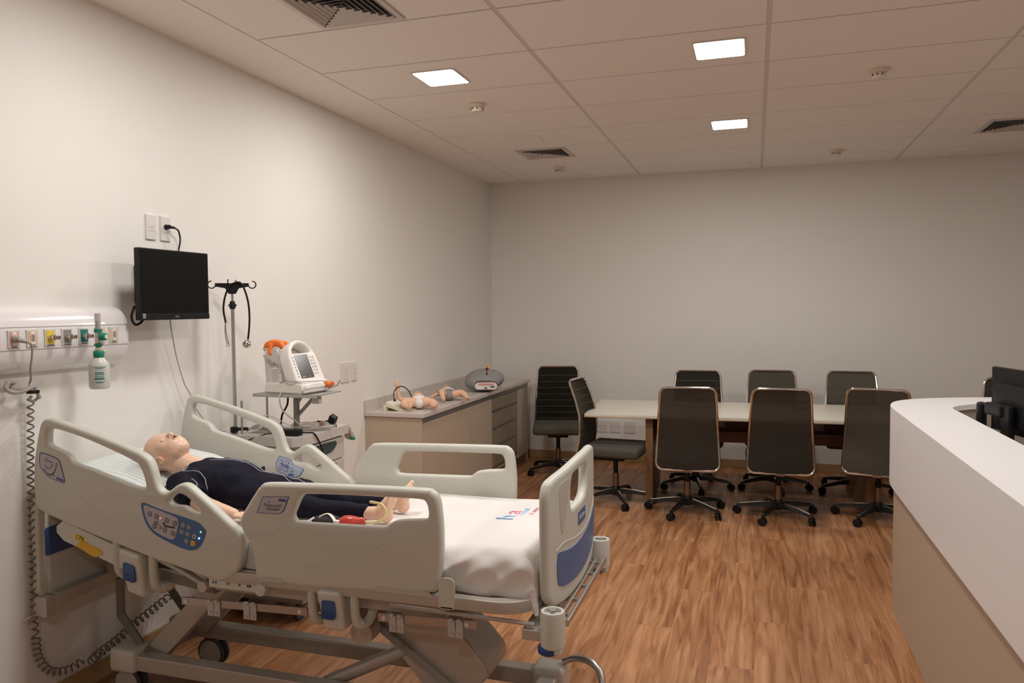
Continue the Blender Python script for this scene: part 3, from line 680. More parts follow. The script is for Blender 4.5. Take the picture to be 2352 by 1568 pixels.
# side rails
def on_rail(poly, y, d0, d1, m, name, par, flip=1):
    bm = BM(); prism(bm, [(v.x, v.y) for v in smooth_pts([(a, b, 0) for a, b in poly], 3, True)], lambda u, v, q: (u, y+q*flip, v), d0, d1)
    bmesh.ops.recalc_face_normals(bm, faces=bm.faces); return part(name, bm, m, par)
T = .042
def disc(p, y, r, m, name, par, d=.0015, flip=-1, seg=16):
    bm = BM(); lathe(bm, ((r, 0), (r*.92, d)), (p[0], y, p[1]), (0, flip, 0), seg); return part(name, bm, m, par, True)
def shrink(poly, k):
    cx = sum(p[0] for p in poly)/len(poly); cy = sum(p[1] for p in poly)/len(poly); return [(cx+(a-cx)*k, cy+(b-cy)*k) for a, b in poly]
Yn = 2.33
for side in (0, 1):
    fn = (lambda u, v, q: (u, Yn+q, v)) if side == 0 else (lambda u, v, q: (u, 3.20-q, v))
    hr = part('head_side_rail', plate([HEAD_RAIL, HEAD_WIN_A, HEAD_WIN_B], T, .0125, fn), beige, bed, True)
    fr = part('foot_side_rail', plate([FOOT_RAIL, FOOT_WIN], T, .0155, fn), beige, bed, True)
    # shallow moulded ridge lines
    yo = Yn if side == 0 else 3.20
    s = -1 if side == 0 else 1
    for pts, par in (([(-1.66, .772), (-1.56, .755), (-1.48, .752), (-1.40, .765), (-1.30, .80), (-1.20, .85)], fr), ([(-1.745, .838), (-1.68, .838), (-1.64, .845), (-1.615, .865)], fr),
                     ([(-2.52, .93), (-2.44, .88), (-2.34, .83), (-2.24, .79), (-2.14, .76)], hr), ([(-1.90, .795), (-1.84, .782), (-1.79, .775)], hr)):
        bm = BM(); tube(bm, [(a, yo+s*-.0004, b) for a, b in pts], .0021, 6, sm=5); part('moulded_ridge', bm, beige, par, True)
        if side: pass
    for x0, x1, z in ((-1.70, -1.60, .677), (-1.25, -1.02, .688)):
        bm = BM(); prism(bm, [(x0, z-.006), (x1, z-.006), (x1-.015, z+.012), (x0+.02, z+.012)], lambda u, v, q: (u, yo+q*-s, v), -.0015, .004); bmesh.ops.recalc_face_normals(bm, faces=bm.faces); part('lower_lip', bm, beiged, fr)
    if side == 0:
        pb = on_rail(PANEL_BLUE, Yn, -.0022, .002, plblue, 'control_panel', hr)
        on_rail(PANEL_GREY, Yn, -.0032, .001, plgrey, 'grey_keypad_area', pb)
        for p in BTN:
            disc(p, Yn-.003, .0105 if p is not BTN[5] else .006, btn, 'button', pb); disc(p, Yn-.0044, .0068 if p is not BTN[5] else .003, btnin, 'button_face', pb, .0006)
            if p is not BTN[5]:
                bm = BM(); up_ = 1 if p[1] > .83 or p in BTN[:4] else -1
                prism(bm, [(p[0]-.004, p[1]-.003*up_), (p[0]+.004, p[1]-.003*up_), (p[0], p[1]+.0045*up_)], lambda u, v, q: (u, Yn-.005+q, v), -.0008, 0); bmesh.ops.recalc_face_normals(bm, faces=bm.faces); part('arrow_mark', bm, btn, pb)
        for p in BTN_G: disc(p, Yn-.002, .0095, btntan, 'button', pb)
        disc(BTN_W[0], Yn-.002, .0085, platew, 'button', pb); disc(BTN_W[0], Yn-.0034, .005, btn, 'button_face', pb, .0006)
        bm = BM(); prism(bm, rrect(.02, .02, .004, 3, *BTN_Y[0]), lambda u, v, q: (u, Yn+q, v), -.0034, 0); bmesh.ops.recalc_face_normals(bm, faces=bm.faces); part('nurse_call_button', bm, yellow, pb)
        for p, m_ in ((LED_R[0], ledr), (LED_G[0], ledg), (LED_B[0], ledb)): disc(p, Yn-.0024, .0032, m_, 'indicator_light', pb)
        # lying-figure pictogram
        bm = BM(); ball(bm, (FIG[0][0], Yn-.0033, FIG[0][1]), (.0048, .0008, .0048), sub=2)
        tube(bm, [(FIG[0][0]+.002, Yn-.0033, FIG[0][1]-.006), (FIG[1][0], Yn-.0033, FIG[1][1]), (FIG[2][0], Yn-.0033, FIG[2][1]+.001), (FIG[3][0], Yn-.0033, FIG[3][1]+.003)], .0032, 6, sm=4, flat=(1, .3) if 0 else None)
        for k in range(3): bxr(bm, BTN[1][0]-.012+k*.0, BTN[1][0]+.008, Yn-.0036, Yn-.003, BTN[1][1]-.020-k*.006, BTN[1][1]-.0175-k*.006)
        part('pictogram', bm, ink, pb)
        lh = on_rail(LABEL_HEAD, Yn, -.0012, .001, outl_b, 'angle_label', hr); on_rail(shrink(LABEL_HEAD, .93), Yn, -.0018, 0, plgrey, 'label_face', lh)
        cx, cz = -2.70, .985
        bm = BM(); arc_ = [(-2.692, 1.022), (-2.670, 1.003), (-2.648, 1.004), (-2.632, 1.022), (-2.624, 1.048)]
        for k, p in enumerate(smooth_pts([(a, 0, b) for a, b in arc_], 4)): box(bm, (p.x, Yn-.002, p.z), (.0032, .0008, .010), .0, rot=(0, R(-60+k*8), 0))
        tube(bm, [(-2.685, Yn-.0022, 1.038), (-2.668, Yn-.0022, 1.026), (-2.655, Yn-.0022, 1.028), (-2.645, Yn-.0022, 1.045)], .0013, 6, sm=4)
        tube(bm, [(-2.672, Yn-.0022, 1.068), (-2.682, Yn-.0022, 1.052), (-2.668, Yn-.0022, 1.056), (-2.645, Yn-.0022, 1.050)], .0014, 6); ball(bm, (-2.640, Yn-.002, .998), (.003, .0008, .004), sub=2)
        part('tilt_scale', bm, btn, lh)
        bm = BM(); prism(bm, rrect(.034, .009, .004, 3), lambda u, v, q: (-2.612+u, Yn+q, .986+v-u*.27), -.0026, 0); bmesh.ops.recalc_face_normals(bm, faces=bm.faces); part('small_logo', bm, outl_b, lh)
        lf = on_rail(LABEL_FOOT, Yn, -.0012, .001, outl_b, 'angle_label', fr); on_rail(shrink(LABEL_FOOT, .93), Yn, -.0018, 0, plgrey, 'label_face', lf)
        bm = BM(); n = 11
        for k in range(n):
            a = R(255+30*k/(n-1)); q = Vector((-1.634+.13*math.cos(a), Yn-.002, 1.078+.13*math.sin(a))); box(bm, q, (.0028, .0008, .011), rot=None)
        for k in range(12): box(bm, (-1.660+k*.0046, Yn-.002, .939-.0009*k*(11-k)*.12), (.0038, .0008, .005))
        part('tilt_scale', bm, btn, lf)
        part('lettering', textm('30', .009, mrot((-1.650, Yn-.002, .963), (1, 0, 0), (0, 0, 1))), outl_b, lf)
        bm = BM(); prism(bm, rrect(.032, .009, .004, 3), lambda u, v, q: (-1.595+u, Yn+q, .972+v), -.0026, 0); bmesh.ops.recalc_face_normals(bm, faces=bm.faces); part('small_logo', bm, outl_b, lf)
    else:
        Yf = 3.20-T; fl_ = 1
        def onf(poly, d, m, name, par, sm=3):
            bm = BM(); q_ = [(v.x, v.y) for v in smooth_pts([(a, b, 0) for a, b in poly], sm, True)] if sm else poly
            prism(bm, q_, lambda u, v, q: (u, Yf+q, v), -d, .002); bmesh.ops.recalc_face_normals(bm, faces=bm.faces); return part(name, bm, m, par)
        pf = onf(PANEL_FAR, .0012, outl_b, 'patient_control_panel', hr); onf(shrink(PANEL_FAR, .95), .002, pllight, 'panel_face', pf)
        for p in BTN_FAR: disc(p, Yf-.002, .0105, outl_b, 'button', pf); disc(p, Yf-.0034, .008, plgrey, 'button_face', pf, .0006)
        bm = BM(); tube(bm, [(-2.165, Yf-.003, .912), (-2.15, Yf-.003, .902), (-2.135, Yf-.003, .900), (-2.12, Yf-.003, .893)], .003, 6, sm=4); part('pictogram', bm, outl_b, pf)
        bm = BM(); prism(bm, rrect(.03, .010, .004, 3, -2.11, .858), lambda u, v, q: (u, Yf+q, v), -.0028, 0); bmesh.ops.recalc_face_normals(bm, faces=bm.faces); part('small_logo', bm, plblue, pf)
        for pts, par in (([(-2.345, .83), (-2.325, .855), (-2.30, .86), (-1.95, .74)], hr), ([(-1.98, .82), (-1.80, .75)], hr),
                         ([(-2.07, .755), (-1.80, .75), (-1.75, .77), (-1.74, .80)], fr), ([(-2.0+.3, .69), (-1.42, .73), (-1.36, .72)], fr)):
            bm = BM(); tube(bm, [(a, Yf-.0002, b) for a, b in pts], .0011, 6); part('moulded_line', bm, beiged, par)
# rounded rail sockets, latches and swing arms of each near rail
def latch(x, z0, z1, tilt, y=Yn+.012):
    n_ = []
    bm = BM(); box(bm, (x, y+.018, (z0+z1)/2), (.092, .085, z0-z1), .014, seg=3)
    for v in bm.verts:
        if v.co.z < z1+.03: v.co.y += .02; v.co.x += .004 if v.co.x > x else .012
        v.co.z -= (v.co.x-x)*tilt
    h = part('latch_housing', bm, beige, bed, True)
    bm = BM(); bmx = rrect(.052, .066, .008, 3); zc = (z0+z1)/2+.008
    prism(bm, bmx, lambda u, v, q: (x+.0+u, y-.0255+q, zc+v-u*tilt), -.0008, .01); bmesh.ops.recalc_face_normals(bm, faces=bm.faces); b_ = part('release_button', bm, blue, h)
    bm = BM(); prism(bm, rrect(.046, .026, .006, 3, 0, -.018), lambda u, v, q: (x+.0+u, y-.027+q, zc+v-u*tilt), .0002, .004); bmesh.ops.recalc_face_normals(bm, faces=bm.faces); part('button_recess', bm, blued, b_)
    for dx in (-.085, .085):
        zz = z0-dx*tilt
        bm = BM(); tube(bm, [(x+dx, y+.012, zz+.02), (x+dx, y+.012, zz-.06), (x+dx+.004, y+.02, zz-.115), (x+dx+.012, y+.06, zz-.135), (x+dx+.02, y+.10, zz-.11), (x+dx+.02, y+.12, zz-.04)], .019, 10, sm=5, flat=(1, .8)); part('swing_arm', bm, beige, bed, True)
latch(-1.412, .665, .52, 0); latch(-2.275, .725, .555, .22)
for sx in (-1.43, -2.318):     # far side
    bm = BM(); box(bm, (sx, 3.13, .58), (.09, .07, .15), .014, seg=3); part('latch_housing', bm, beige, bed, True)
# side strip with coloured symbols
bm = BM(); bxr(bm, -1.925, -1.715, 2.338, 2.36, .622, .662, .003); ss = part('symbol_strip', bm, beige, bed)
for i, (xx, m_) in enumerate(((-1.905, plblue), (-1.893, plblue), (-1.85, sred), (-1.838, btn), (-1.80, yell2), (-1.79, btn), (-1.755, btn), (-1.745, ink))):
    bm = BM(); box(bm, (xx, 2.3375, .643), (.0075, .0012, .0085), .0004); part('symbol', bm, m_, ss)
bm = BM(); cyl(bm, (-1.695, 2.325, .638), (-1.695, 2.37, .638), .022, seg=24); part('pivot_cap', bm, beige, bed, True)
bm = BM(); cyl(bm, (-1.955, 2.335, .62), (-1.955, 2.38, .62), .020, seg=24); tube(bm, [(-1.955, 2.36, .62), (-2.06, 2.36, .665), (-2.16, 2.36, .70)], .020, 8, flat=(1, .5)); part('backrest_link', bm, bedmet, bed, True)
bm = BM(); prism(bm, [(-2.20, .60), (-1.95, .57), (-1.95, .60), (-2.20, .64)], lambda u, v, q: (u, 2.40+q, v), 0, .03); part('side_brace', bm, beddark, bed)
bm = BM(); prism(bm, rrect(.058, .105, .02, 5, -.972, .70), lambda u, v, q: (u, 2.332+q, v), 0, .006); bmesh.ops.recalc_face_normals(bm, faces=bm.faces); bxr(bm, -1.0, -.945, 2.332, 2.38, .648, .656, .002); part('mattress_stop', bm, beige, bed)
# accessory rails with hooks
for x0, x1, z0, z1, hooks in ((-2.085, -1.535, .538, .556, (-1.935, -1.775)), (-1.25, -.888, .570, .585, (-1.178, -.958))):
    fz = lambda x: z0+(z1-z0)*(x-x0)/(x1-x0)
    bm = BM(); y = 2.378; vs = []
    for x in (x0, x1): vs.append([bm.verts.new((x, yy, fz(x)+dz)) for yy, dz in ((y, -.014), (y+.008, -.014), (y+.008, .014), (y, .014))])
    for q in range(4): bm.faces.new((vs[0][q], vs[0][(q+1) % 4], vs[1][(q+1) % 4], vs[1][q]))
    bm.faces.new(vs[0][::-1]); bm.faces.new(vs[1]); bmesh.ops.recalc_face_normals(bm, faces=bm.faces)
    ar = part('accessory_rail', bm, steel, bed)
    for x in (x0+.022, x1-.03):
        bm = BM(); cyl(bm, (x, y-.004, fz(x)), (x, y+.045, fz(x)), .007); part('rail_bolt', bm, platew, ar, True)
    for hx_ in hooks:
        for d in (-.0145, .0145):
            z = fz(hx_); bm = BM(); bxr(bm, hx_+d-.0128, hx_+d+.0128, y-.006, y-.002, z-.046, z+.012, .001); bxr(bm, hx_+d-.008, hx_+d+.008, y-.016, y-.002, z+.010, z+.020, .002)
            cyl(bm, (hx_+d, y-.013, z-.032), (hx_+d, y-.004, z-.032), .0055, seg=10); part('hook_plate', bm, clearp, ar)
# head end: cross beam and headboard
bm = BM(); bxr(bm, -2.745, -2.70, 2.36, 3.17, .45, .50, .003); bxr(bm, -2.77, -2.70, 2.325, 2.37, .42, .50, .003); part('head_cross_beam', bm, bedmet, bed)
bm = BM(); tube(bm, [(-2.77, 2.33, .425), (-2.775, 2.30, .415), (-2.765, 2.285, .41)], .006, 6); part('cord_hook', bm, bedmet, bed)
for yy in (2.66, 2.87):
    bm = BM(); bxr(bm, -2.72, -2.28, yy-.014, yy+.014, .50, .54, .003); part('head_extension', bm, bedmet, bed)
hb = [(2.345, .49), (2.335, .62), (2.332, .80), (2.34, .90), (2.37, .945), (2.45, .955), (2.765, .96), (3.08, .955), (3.16, .945), (3.19, .90), (3.198, .80), (3.195, .62), (3.185, .49), (3.0, .455), (2.765, .445), (2.53, .455)]
bm = plate([hb], .04, .014, lambda u, v, q: (-2.782+q, u, v)); h_ = part('headboard', bm, beige, bed, True)
bm = plate([rrect(.80, .115, .012, 3, 2.765, .712)], .004, .001, lambda u, v, q: (-2.743+q, u, v), 0); part('blue_panel', bm, blue, h_)
# footboard: bowed board with one handle opening and a shade-toned plate for the recess
FBX = -.66
def bow(u): s = (u-BYC-.01)/.38; return FBX+.028*(1-s*s)
def fb(u, v, q): return (bow(u)-.016+q*1.0, u, v)
fo = [(2.405, .715), (2.402, .86), (2.402, 1.0), (2.412, 1.05), (2.45, 1.077), (2.60, 1.088), (2.775, 1.096), (2.95, 1.093), (3.09, 1.083), (3.135, 1.06), (3.15, 1.01), (3.152, .86), (3.148, .715), (3.12, .665), (3.04, .632), (2.775, .618), (2.51, .632), (2.43, .665)]
win = [(a-.05, b) for a, b in [(2.69, .945), (2.685, .99), (2.695, 1.03), (2.72, 1.048), (2.79, 1.052), (2.88, 1.05), (2.935, 1.04), (2.95, 1.01), (2.94, .965), (2.91, .94), (2.85, .930), (2.76, .930), (2.71, .933)]]
wl = [(2.50, 1.035), (2.50, .98), (2.51, .90), (2.535, .86), (2.56, .90), (2.585, .98), (2.60, 1.03), (2.56, 1.055), (2.52, 1.052)]
bm = plate([fo, win], .036, .016, lambda u, v, q: (u, v, q))
for k in range(24): bmesh.ops.bisect_plane(bm, geom=list(bm.verts)+list(bm.edges)+list(bm.faces), dist=1e-5, plane_co=(2.4+k*.033, 0, 0), plane_no=(1, 0, 0))
for v in bm.verts: v.co = Vector(fb(*v.co))
bmesh.ops.recalc_face_normals(bm, faces=bm.faces); f_ = part('footboard', bm, beige, bed, True)
def onfb(poly, d, m, name, par, sm=3):
    q_ = smooth_pts([(a, b, 0) for a, b in poly], sm, True) if sm else [Vector((a, b, 0)) for a, b in poly]
    bm = BM(); A = [(v.x, v.y) for v in q_]
    c = bmesh.ops
    cu = plate([A], max(d, .001), .0002, lambda u, v, q: (u, v, q), 0)
    for k in range(24): bmesh.ops.bisect_plane(cu, geom=list(cu.verts)+list(cu.edges)+list(cu.faces), dist=1e-5, plane_co=(2.4+k*.033, 0, 0), plane_no=(1, 0, 0))
    for v in cu.verts: v.co = Vector((bow(v.co.x)+.0193+v.co.z, v.co.x, v.co.y))
    bm.free(); return part(name, cu, m, par)
onfb([(a-.08*(3.12-a)/.56, b+.012) for a, b in [(2.562, .715), (2.556, .76), (2.562, .80), (2.58, .806), (2.68, .785), (2.78, .778), (2.90, .783), (3.02, .80), (3.10, .815), (3.118, .80), (3.122, .75), (3.115, .71), (3.09, .69), (2.98, .668), (2.80, .656), (2.66, .668), (2.58, .69)]], .003, MATS['panel_blue'], 'blue_panel', f_)
onfb([(2.50, 1.03), (2.505, .98), (2.515, .91), (2.535, .875), (2.56, .91), (2.59, .98), (2.615, 1.035), (2.60, 1.05), (2.52, 1.05)], .0020, beiged, 'recess_shade_plate', f_)  # flat plate; the hollow's shade is only its darker colour
lg_ = onfb(rrect(.125, .050, .008, 3, 2.79, .872), .002, MATS['panel_blue'], 'name_plate', f_, 0)
part('lettering', textm('Hill-Rom', .0255, mrot((bow(2.79)+.0212, 2.79, .872), (0, 1, 0), (0, 0, 1))), platew, lg_)
bm = BM(); tube(bm, [(bow(a)+.0185, a, b) for a, b in ((2.47, .83), (2.55, .838), (2.68, .818), (2.80, .81), (2.93, .818), (3.05, .842), (3.125, .862))], .0035, 6, sm=5); part('moulded_ridge', bm, beige, f_, True)
for yy in (2.48, 3.07):
    bm = BM(); bxr(bm, -.70, -.64, yy-.03, yy+.03, .575, .64, .01); part('footboard_bracket', bm, beige, bed)
bm = BM(); bxr(bm, -.72, -.645, 2.36, 3.18, .565, .60, .004); part('foot_cross_beam', bm, bedmet, bed)
bm = BM(); tube(bm, [(-1.2, 2.372, .622), (-.68, 2.372, .615)], .007, 6); part('side_rod', bm, bedmet, bed)
bm = BM()
for xx in (-.615, -.585): bxr(bm, xx-.006, xx+.006, 2.43, 3.11, .595, .618, .002)
for yy in (2.50, 2.64, 2.78, 2.92, 3.05): bxr(bm, -.64, -.585, yy-.006, yy+.006, .600, .612, .001)
part('foot_accessory_bar', bm, steel, bed)
# corner bumpers
for y, s in ((2.362, 1), (3.165, .92)):
    bm = BM(); lathe(bm, ((.036, .555), (.040, .56), (.0405, .66), (.038, .672), (.028, .672), (.028, .66)), (-.615, y, 0), (0, 0, 1), 28); b_ = part('corner_bumper', bm, beige, bed, True)
    bm = BM(); box(bm, (-.615, y, .6735), (.026, .026, .006), .001, rot=(0, 0, R(45))); part('rod_socket', bm, slot, b_)
    bm = BM(); bxr(bm, -.612, -.582, y-.028, y+.028, .535, .585, .008); part('roller_guard', bm, beige, b_)
    bm = BM(); lathe(bm, ((.028, .530), (.036, .536), (.0375, .548), (.034, .556)), (-.628, y, 0), (0, 0, 1), 28); part('bumper_roller', bm, blued, b_, True)
for x in (-2.70,):
    for y in (3.17,):
        bm = BM(); lathe(bm, ((.030, .50), (.034, .51), (.034, .60), (.028, .605)), (x, y, 0)); part('corner_bumper', bm, beige, bed, True)

# ------------------------------------------------------------------ mattress, sheet, pillow
def msurf(x): return .835+(.012*max(0, (x+1.0)/.3) if x > -1 else 0)+(.15*(-1.9-x) if x < -1.9 else 0)
def mbot(x): return .695+(.15*(-1.9-x) if x < -1.9 else 0)
bm = BM(); rg = []
for k in range(21):
    x = -2.705+(1.98)*k/20; rg.append([bm.verts.new((x, y, z)) for y, z in ((2.412, mbot(x)-.006), (3.118, mbot(x)-.006), (3.10, mbot(x)+.09), (2.43, mbot(x)+.09))])
for a, b in zip(rg, rg[1:]):
    for q in range(4): bm.faces.new((a[q], a[(q+1) % 4], b[(q+1) % 4], b[q]))
bm.faces.new(rg[0][::-1]); bm.faces.new(rg[-1]); bmesh.ops.recalc_face_normals(bm, faces=bm.faces)
tag(part('mattress', bm, mattm, None, origin=(-1.7, BYC, .69)), 'dark mattress edge showing under the white sheet on the bed', 'mattress')
# fitted sheet
bm = BM(); NX = 220; SV = [.182*k/36 for k in range(36)]+[.182+.636*k/30 for k in range(30)]+[.818+.182*k/14 for k in range(15)]; NS = len(SV)-1
def sect(s):   # rounded rectangle parameter 0..1 from near bottom over the top to far bottom -> (y offset, height 0..1, corner flag)
    hw, hh, r = .372, .148, .055
    L1 = hh-r; L2 = PI/2*r; L3 = 2*(hw-r); tot = 2*L1+2*L2+L3; d = s*tot
    if d < L1: return -hw, d, 0
    d -= L1
    if d < L2: a = d/r; return -hw+r-r*math.cos(a), L1+r*math.sin(a), 1
    d -= L2
    if d < L3: return -hw+r+d, hh, 2
    d -= L3
    if d < L2: a = d/r; return hw-r+r*math.sin(a), L1+r*math.cos(a), 1
    d -= L2
    return hw, L1-d, 3
G = []
for i in range(NX+1):
    u = i/NX; x = -2.735+2.055*u; row = []
    e = min(u, 1-u)*2.055
    rr_ = .05; k = 1 if e > rr_ else math.sqrt(max(0, 1-(1-e/rr_)**2))
    for j in range(NS+1):
        yo, zo, fl_ = sect(SV[j])
        y = BYC+yo*(.93+.07*k); z = mbot(x)-.008+zo*(msurf(x)-mbot(x)+.008)/.148*(.55+.45*k)
        p = Vector((x, y, z))
        if fl_ in (0, 1, 3):
            f = 1-abs(zo-.07)/.10; f = max(0, f)
            rg_ = lambda q: 1-abs(2*noise.noise(q))
            sr = lambda q: .45-math.sqrt(noise.noise(q)**2+.006)*2
            w1 = sr(Vector(((x+zo*1.1)*5.5, zo*1.5, 3)))*.7+sr(Vector(((x-zo*1.6)*8, zo*2, 9)))*.6+noise.noise(Vector((x*14, zo*18, 4)))*.25
            f = min(1, f*1.6); f = f*f*(3-2*f)
            p.y += (-1 if yo < 0 else 1)*((w1+.25)*.026*f*(1.0 if x > -1.75 else .6))
            p.z += noise.noise(Vector((x*9, 0, 1)))*.007*(1 if zo < .02 else 0)
        else:
            p.z += noise.noise(Vector((x*5, y*7, 5)))*.004+noise.noise(Vector((x*14+y*9, y*3, 2)))*.002
        row.append(bm.verts.new(p))
    G.append(row)
for i in range(NX):
    for j in range(NS): bm.faces.new((G[i][j], G[i][j+1], G[i+1][j+1], G[i+1][j]))
bm.faces.new(G[0]); bm.faces.new(G[-1][::-1]); bmesh.ops.recalc_face_normals(bm, faces=bm.faces)
sh = tag(part('fitted_sheet', bm, sheetm, None, True, origin=(-1.7, BYC, .83)), 'white wrinkled fitted sheet with a small hospital logo stretched over the bed mattress', 'sheet')
# hanging corner of the sheet at the foot
bm = BM(); tube(bm, [(-.70, 2.415, .72), (-.695, 2.41, .68), (-.685, 2.405, .65), (-.68, 2.40, .632)], lambda t: .022*(1-.7*t), 8, sm=4); part('hanging_corner', bm, sheetm, sh, True)
# logo: printed on the cloth
zl = msurf(-.88)+.0025
part('lettering', textm('h', .10, mrot((-.905, 2.785, zl+.001), (0, 1, 0), (-1, 0, 0)), .0003, sx=1.3), inkb, sh)
part('lettering', textm('a', .10, mrot((-.902, 2.86, zl+.001), (0, 1, 0), (-1, 0, 0)), .0003, sx=1.3), inkr, sh)
part('lettering', textm('hospital', .034, mrot((-.862, 2.875, zl+.001), (0, 1, 0), (-1, 0, 0)), .0003), inkb, sh)
part('lettering', textm('de amor', .034, mrot((-.828, 2.895, zl+.001), (0, 1, 0), (-1, 0, 0)), .0003), inkr, sh)
# pillow
bm = BM(); n = 36; m2 = 30; px0, px1, py0, py1 = -2.74, -2.33, 2.43, 3.06
top = []; bot = []
for i in range(n+1):
    a = -1+2*i/n; ta = []; tb = []
    for j in range(m2+1):
        b = -1+2*j/m2; sx = math.copysign(abs(a)**1.0, a); x = (px0+px1)/2+(px1-px0)/2*a*(1-.05*b*b); y = (py0+py1)/2+(py1-py0)/2*b*(1-.05*a*a)
        h = (max(0, 1-a**4)**.5)*(max(0, 1-b**4)**.5)
        dent = .028*math.exp(-(((x+2.40)/.10)**2+((y-2.67)/.11)**2))
        base = msurf(x)+.007
        wv = noise.noise(Vector((x*8, y*8, 0)))*.006*h
        ta.append(bm.verts.new((x, y, base+.012+h*.052-dent*h+wv))); tb.append(bm.verts.new((x, y, base+.012-h*.006)))
    top.append(ta); bot.append(tb)
for i in range(n):
    for j in range(m2):
        bm.faces.new((top[i][j], top[i+1][j], top[i+1][j+1], top[i][j+1])); bm.faces.new((bot[i][j], bot[i][j+1], bot[i+1][j+1], bot[i+1][j]))
bmesh.ops.remove_doubles(bm, verts=bm.verts, dist=.0006); bmesh.ops.recalc_face_normals(bm, faces=bm.faces)
tag(part('pillow', bm, stripem, None, True, origin=((px0+px1)/2, (py0+py1)/2, msurf(-2.5))), 'flat pillow in a white and pale blue striped case under the manikin head', 'pillow')

# ------------------------------------------------------------------ patient manikin
mk = thing('training_manikin', 'bald patient training manikin in navy scrubs lying on its back on the bed', 'manikin', (-1.9, 2.67, .84))
YM = 2.67
bm = BM()
# skull, face
ball(bm, (-2.410, YM, 1.040), (.088, .072, .084)); ball(bm, (-2.395, YM, 1.06), (.07, .066, .064))
ball(bm, (-2.345, YM, 1.068), (.052, .054, .052)); ball(bm, (-2.325, YM, 1.070), (.042, .042, .034)); ball(bm, (-2.300, YM, 1.076), (.017, .024, .020))
ball(bm, (-2.345, YM, 1.060), (.058, .057, .048))
for s in (-1, 1):
    limb(bm, [(-2.385, YM+s*.052, 1.025, .020), (-2.345, YM+s*.040, 1.040, .020), (-2.312, YM+s*.016, 1.068, .018)])
    ball(bm, (-2.378, YM+s*.020, 1.083), (.042, .040, .033))
# nose
limb(bm, [(-2.380, YM, 1.114, .008), (-2.366, YM, 1.121, .009), (-2.352, YM, 1.130, .0115), (-2.346, YM, 1.125, .010)], sm=2)
for s in (-1, 1): ball(bm, (-2.348, YM+s*.009, 1.120), (.008, .007, .008), sub=2)
HP_ = Vector((0, YM, 1.035)); HROT = Matrix.Translation(HP_) @ Matrix.Rotation(R(17), 4, 'X') @ Matrix.Translation(-HP_)
bmesh.ops.transform(bm, matrix=HROT, verts=bm.verts)
# neck
limb(bm, [(-2.375, YM, 1.01, .050), (-2.31, YM, .995, .047), (-2.24, YM, .975, .050), (-2.19, YM, .955, .056)])
# torso
ball(bm, (-2.10, YM, .930), (.17, .125, .075)); ball(bm, (-1.93, YM, .905), (.17, .115, .062)); ball(bm, (-1.80, YM+.01, .890), (.10, .10, .045))
ball(bm, (-2.18, YM-.10, .945), (.07, .06, .05)); ball(bm, (-2.18, YM+.10, .945), (.07, .06, .05))
# arms
armR = [(-2.20, 2.525, .945, .042), (-2.12, 2.485, .920, .039), (-2.04, 2.462, .893, .033), (-1.985, 2.452, .880, .034), (-1.93, 2.452, .872, .027), (-1.895, 2.452, .868, .021)]
armL = [(-2.20, 2.815, .945, .042), (-2.12, 2.86, .915, .038), (-2.03, 2.89, .885, .033), (-1.96, 2.905, .875, .034), (-1.90, 2.91, .870, .026), (-1.87, 2.91, .868, .021)]
limb(bm, armR, sm=4); limb(bm, armL, sm=4)
# legs and feet
for yk, dz in ((2.60, 0), (2.745, 0)):
    limb(bm, [(-1.80, yk+.005, .885, .042), (-1.70, yk, .875, .031), (-1.60, yk, .868, .026), (-1.52, yk, .867, .025), (-1.43, yk, .869, .024), (-1.365, yk, .872, .027)], sm=3)
    ball(bm, (-1.325, yk, .868), (.028, .025, .030))
    limb(bm, [(-1.345, yk, .880, .028), (-1.322, yk, .905, .027), (-1.310, yk, .922, .024), (-1.300, yk, .935, .020)], sm=2)
    ball(bm, (-1.312, yk, .915), (.018, .032, .03))
    for q, (dy, ln) in enumerate(((-.022, .0), (-.011, .006), (0, .010), (.012, .013), (.026, .012))):
        dy = dy if yk > YM else -dy
        limb(bm, [(-1.302, yk+dy, .932, .0075), (-1.296, yk+dy, .946+ln, .0065 if abs(dy) < .024 or ln < .01 else .009)], sm=1, seg=8)
body = remesh(bm, .0038, 6, .5)
def hand(base, dirv, s):
    """palm, four fingers and a thumb, built as separate chains joined smoothly"""
    b = BM(); B = Vector(base); d = Vector(dirv).normalized(); side = Vector((-d.y, d.x, 0))*s; n_ = Vector((0, 0, 1))
    for k in range(4): ball(b, B+d*(.014+.012*k), (.017, .026-.001*k, .0115), sub=2)
    ball(b, B+d*.05, (.014, .029, .011), sub=2)
    for k, (o, L_) in enumerate(((-.0215, .040), (-.007, .047), (.0075, .045), (.021, .036))):
        p0 = B+d*.052+side*o
        limb(b, [(*p0, .0078), (*(p0+d*L_*.45+n_*.003+side*o*.12), .0074), (*(p0+d*L_*.8-n_*.003+side*o*.2), .0068), (*(p0+d*L_*1.0-n_*.010+side*o*.22), .006)], 8, 2)
    p0 = B+d*.016+side*-.022
    limb(b, [(*p0, .0095), (*(p0+d*.018-side*.013), .0088), (*(p0+d*.036-side*.018-n_*.004), .0078)], 8, 2)
    return remesh(b, .0026, 3, .5)
hR = hand((-1.893, 2.452, .866), (.97, .03, -.09), -1); hL = hand((-1.868, 2.91, .866), (1, 0, -.03), 1)
me_h = []
for h in (hR, hL):
    m_ = bpy.data.meshes.new('h'); h.to_mesh(m_); h.free(); me_h.append(m_)
for m_ in me_h: body.from_mesh(m_); bpy.data.meshes.remove(m_)
bmesh.ops.recalc_face_normals(body, faces=body.faces)
bd = part('body', body, skin, mk, True)
